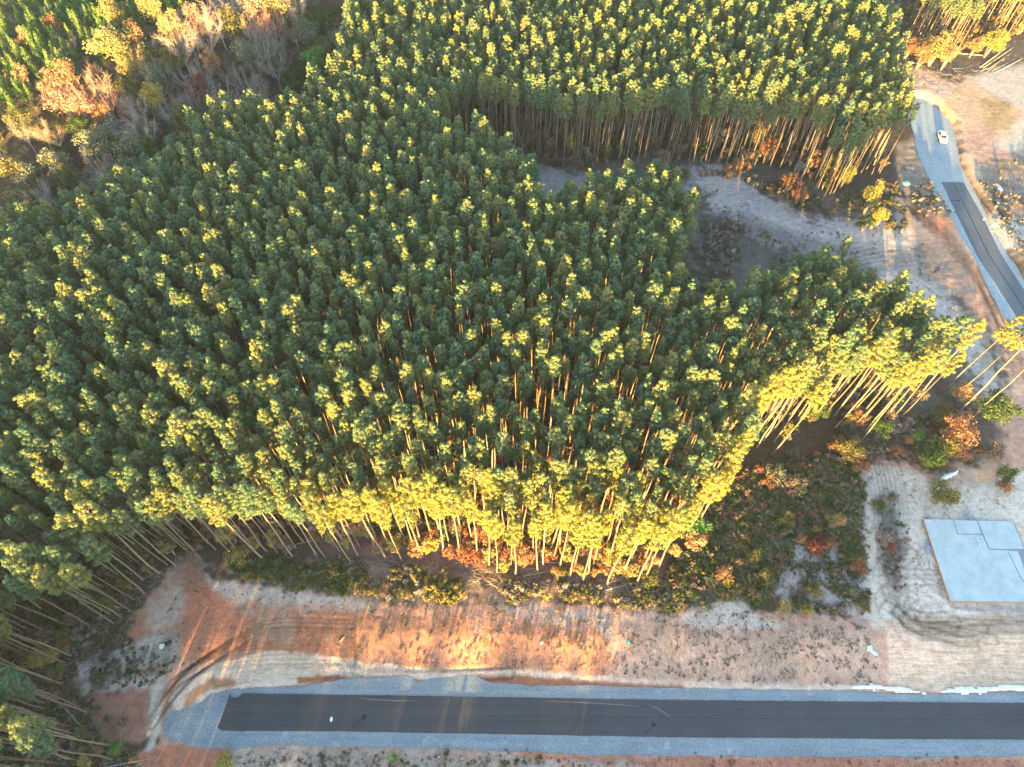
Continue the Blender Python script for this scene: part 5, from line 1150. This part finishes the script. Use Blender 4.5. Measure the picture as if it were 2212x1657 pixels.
# x = width, y = length (front at -y), sections of (y, half width, sill z, belt z)
sec = [(-2.30,.62,.35,.55),(-2.22,.80,.28,.70),(-1.6,.90,.26,.84),(-.9,.92,.26,.93),(0,.93,.26,.96),(.9,.93,.26,.98),(1.6,.91,.27,.98),(2.15,.84,.30,.95),(2.32,.70,.38,.80)]
V = []
for (y_, w_, z0, z1) in sec: V += [(-w_*.9, y_, z0), (-w_, y_, z0+.15), (-w_, y_, z1-.12), (-w_*.86, y_, z1), (0, y_, z1+.035), (w_*.86, y_, z1), (w_, y_, z1-.12), (w_, y_, z0+.15), (w_*.9, y_, z0)]
F = [(i*9+j, (i+1)*9+j, (i+1)*9+j+1, i*9+j+1) for i in range(len(sec)-1) for j in range(8)] + [(i*9+8, (i+1)*9+8, (i+1)*9, i*9) for i in range(len(sec)-1)] + [tuple(range(9)), tuple(range((len(sec)-1)*9, len(sec)*9))[::-1]]
body = mk("body", V, F, M_CAR, car, smooth=False)
cab = [(-.95,.80,.92),(-.35,.66,1.40),(.9,.66,1.44),(1.75,.76,.97)]
V = []
for (y_, w_, z_2) in cab: V += [(-w_, y_, z_2), (w_, y_, z_2)]
rf = mk("roof", [(-.64,-.38,1.395),(.64,-.38,1.395),(.64,.92,1.435),(-.64,.92,1.435),(-.60,-.30,1.45),(.60,-.30,1.45),(.60,.85,1.48),(-.60,.85,1.48)], [(4,5,6,7),(0,1,5,4),(1,2,6,5),(2,3,7,6),(3,0,4,7),(0,3,2,1)], M_CAR, car)
mk("windscreen", [(-.74,-.98,.94),(.74,-.98,.94),(.62,-.40,1.39),(-.62,-.40,1.39)], [(0,1,2,3)], M_GLASS, car); mk("rear_window", [(-.70,1.72,1.0),(.70,1.72,1.0),(.60,.94,1.42),(-.60,.94,1.42)], [(3,2,1,0)], M_GLASS, car)
for sx in (-1, 1):
    for (a, b, c, d) in (((-.85,.95),(-.02,.98),(-.02,1.41),(-.35,1.385)), ((.06,.98),(1.45,1.0),(.9,1.42),(.06,1.41))):
        mk("side_window", [(sx*.82, a[0], a[1]), (sx*.82, b[0], b[1]), (sx*.665, c[0], c[1]), (sx*.665, d[0], d[1])], [(0,1,2,3)], M_GLASS, car)
    m = MB(); m.add([(sx*.84,-.98,.92),(sx*.78,-.98,.95),(sx*.62,-.38,1.42),(sx*.69,-.38,1.38)],[(0,1,2,3)]); m.add([(sx*.86,1.5,.96),(sx*.74,1.75,1.0),(sx*.62,.92,1.44),(sx*.69,.9,1.40)],[(0,1,2,3)]); m.add([(sx*.84,-.03,.95),(sx*.84,.07,.95),(sx*.67,.07,1.42),(sx*.67,-.03,1.42)],[(0,1,2,3)]); m.build("pillar", M_CAR, car)
    m = MB(); m.box((sx*1.0-.1,-.80,.95),(sx*1.0+.1,-.66,1.08)); m.build("wing_mirror", M_CAR, car)
    m = MB(); m.box((sx*.62-.17,-2.285,.58),(sx*.62+.17,-2.15,.70)); m.build("headlight", M_LAMP, car); m = MB(); m.box((sx*.62-.2,2.2,.74),(sx*.62+.2,2.335,.88)); m.build("tail_light", M_RED, car)
    for y_ in (-1.4, 1.42):
        m = MB(); m.tube([(sx*.74, y_, .33), (sx*.95, y_, .33)], .33, 18); tw = m.build("wheel", M_TYRE, car); m = MB(); m.tube([(sx*.94, y_, .33), (sx*.965, y_, .33)], .21, 12); m.build("rim", M_RIM, tw)
m = MB(); m.box((-.26, 2.32, .5), (.26, 2.345, .62)); m.build("number_plate", M_PAPER, car)

# ------------------------------------------------------------------ evening haze
hm, hnt, hout = newmat("evening_haze"); pv = N_(hnt, "ShaderNodeVolumePrincipled"); pv.inputs["Density"].default_value = .0001
pv.inputs["Color"].default_value = (.62, .80, 1.0, 1); pv.inputs["Anisotropy"].default_value = .2; hnt.links.new(pv.outputs[0], hout.inputs["Volume"])
m = MB(); m.box((-400, -420, -3), (400, 460, 124)); hz = m.build("haze", hm); hz["kind"] = "stuff"; hz["label"] = "thin evening haze in the air above the forest"
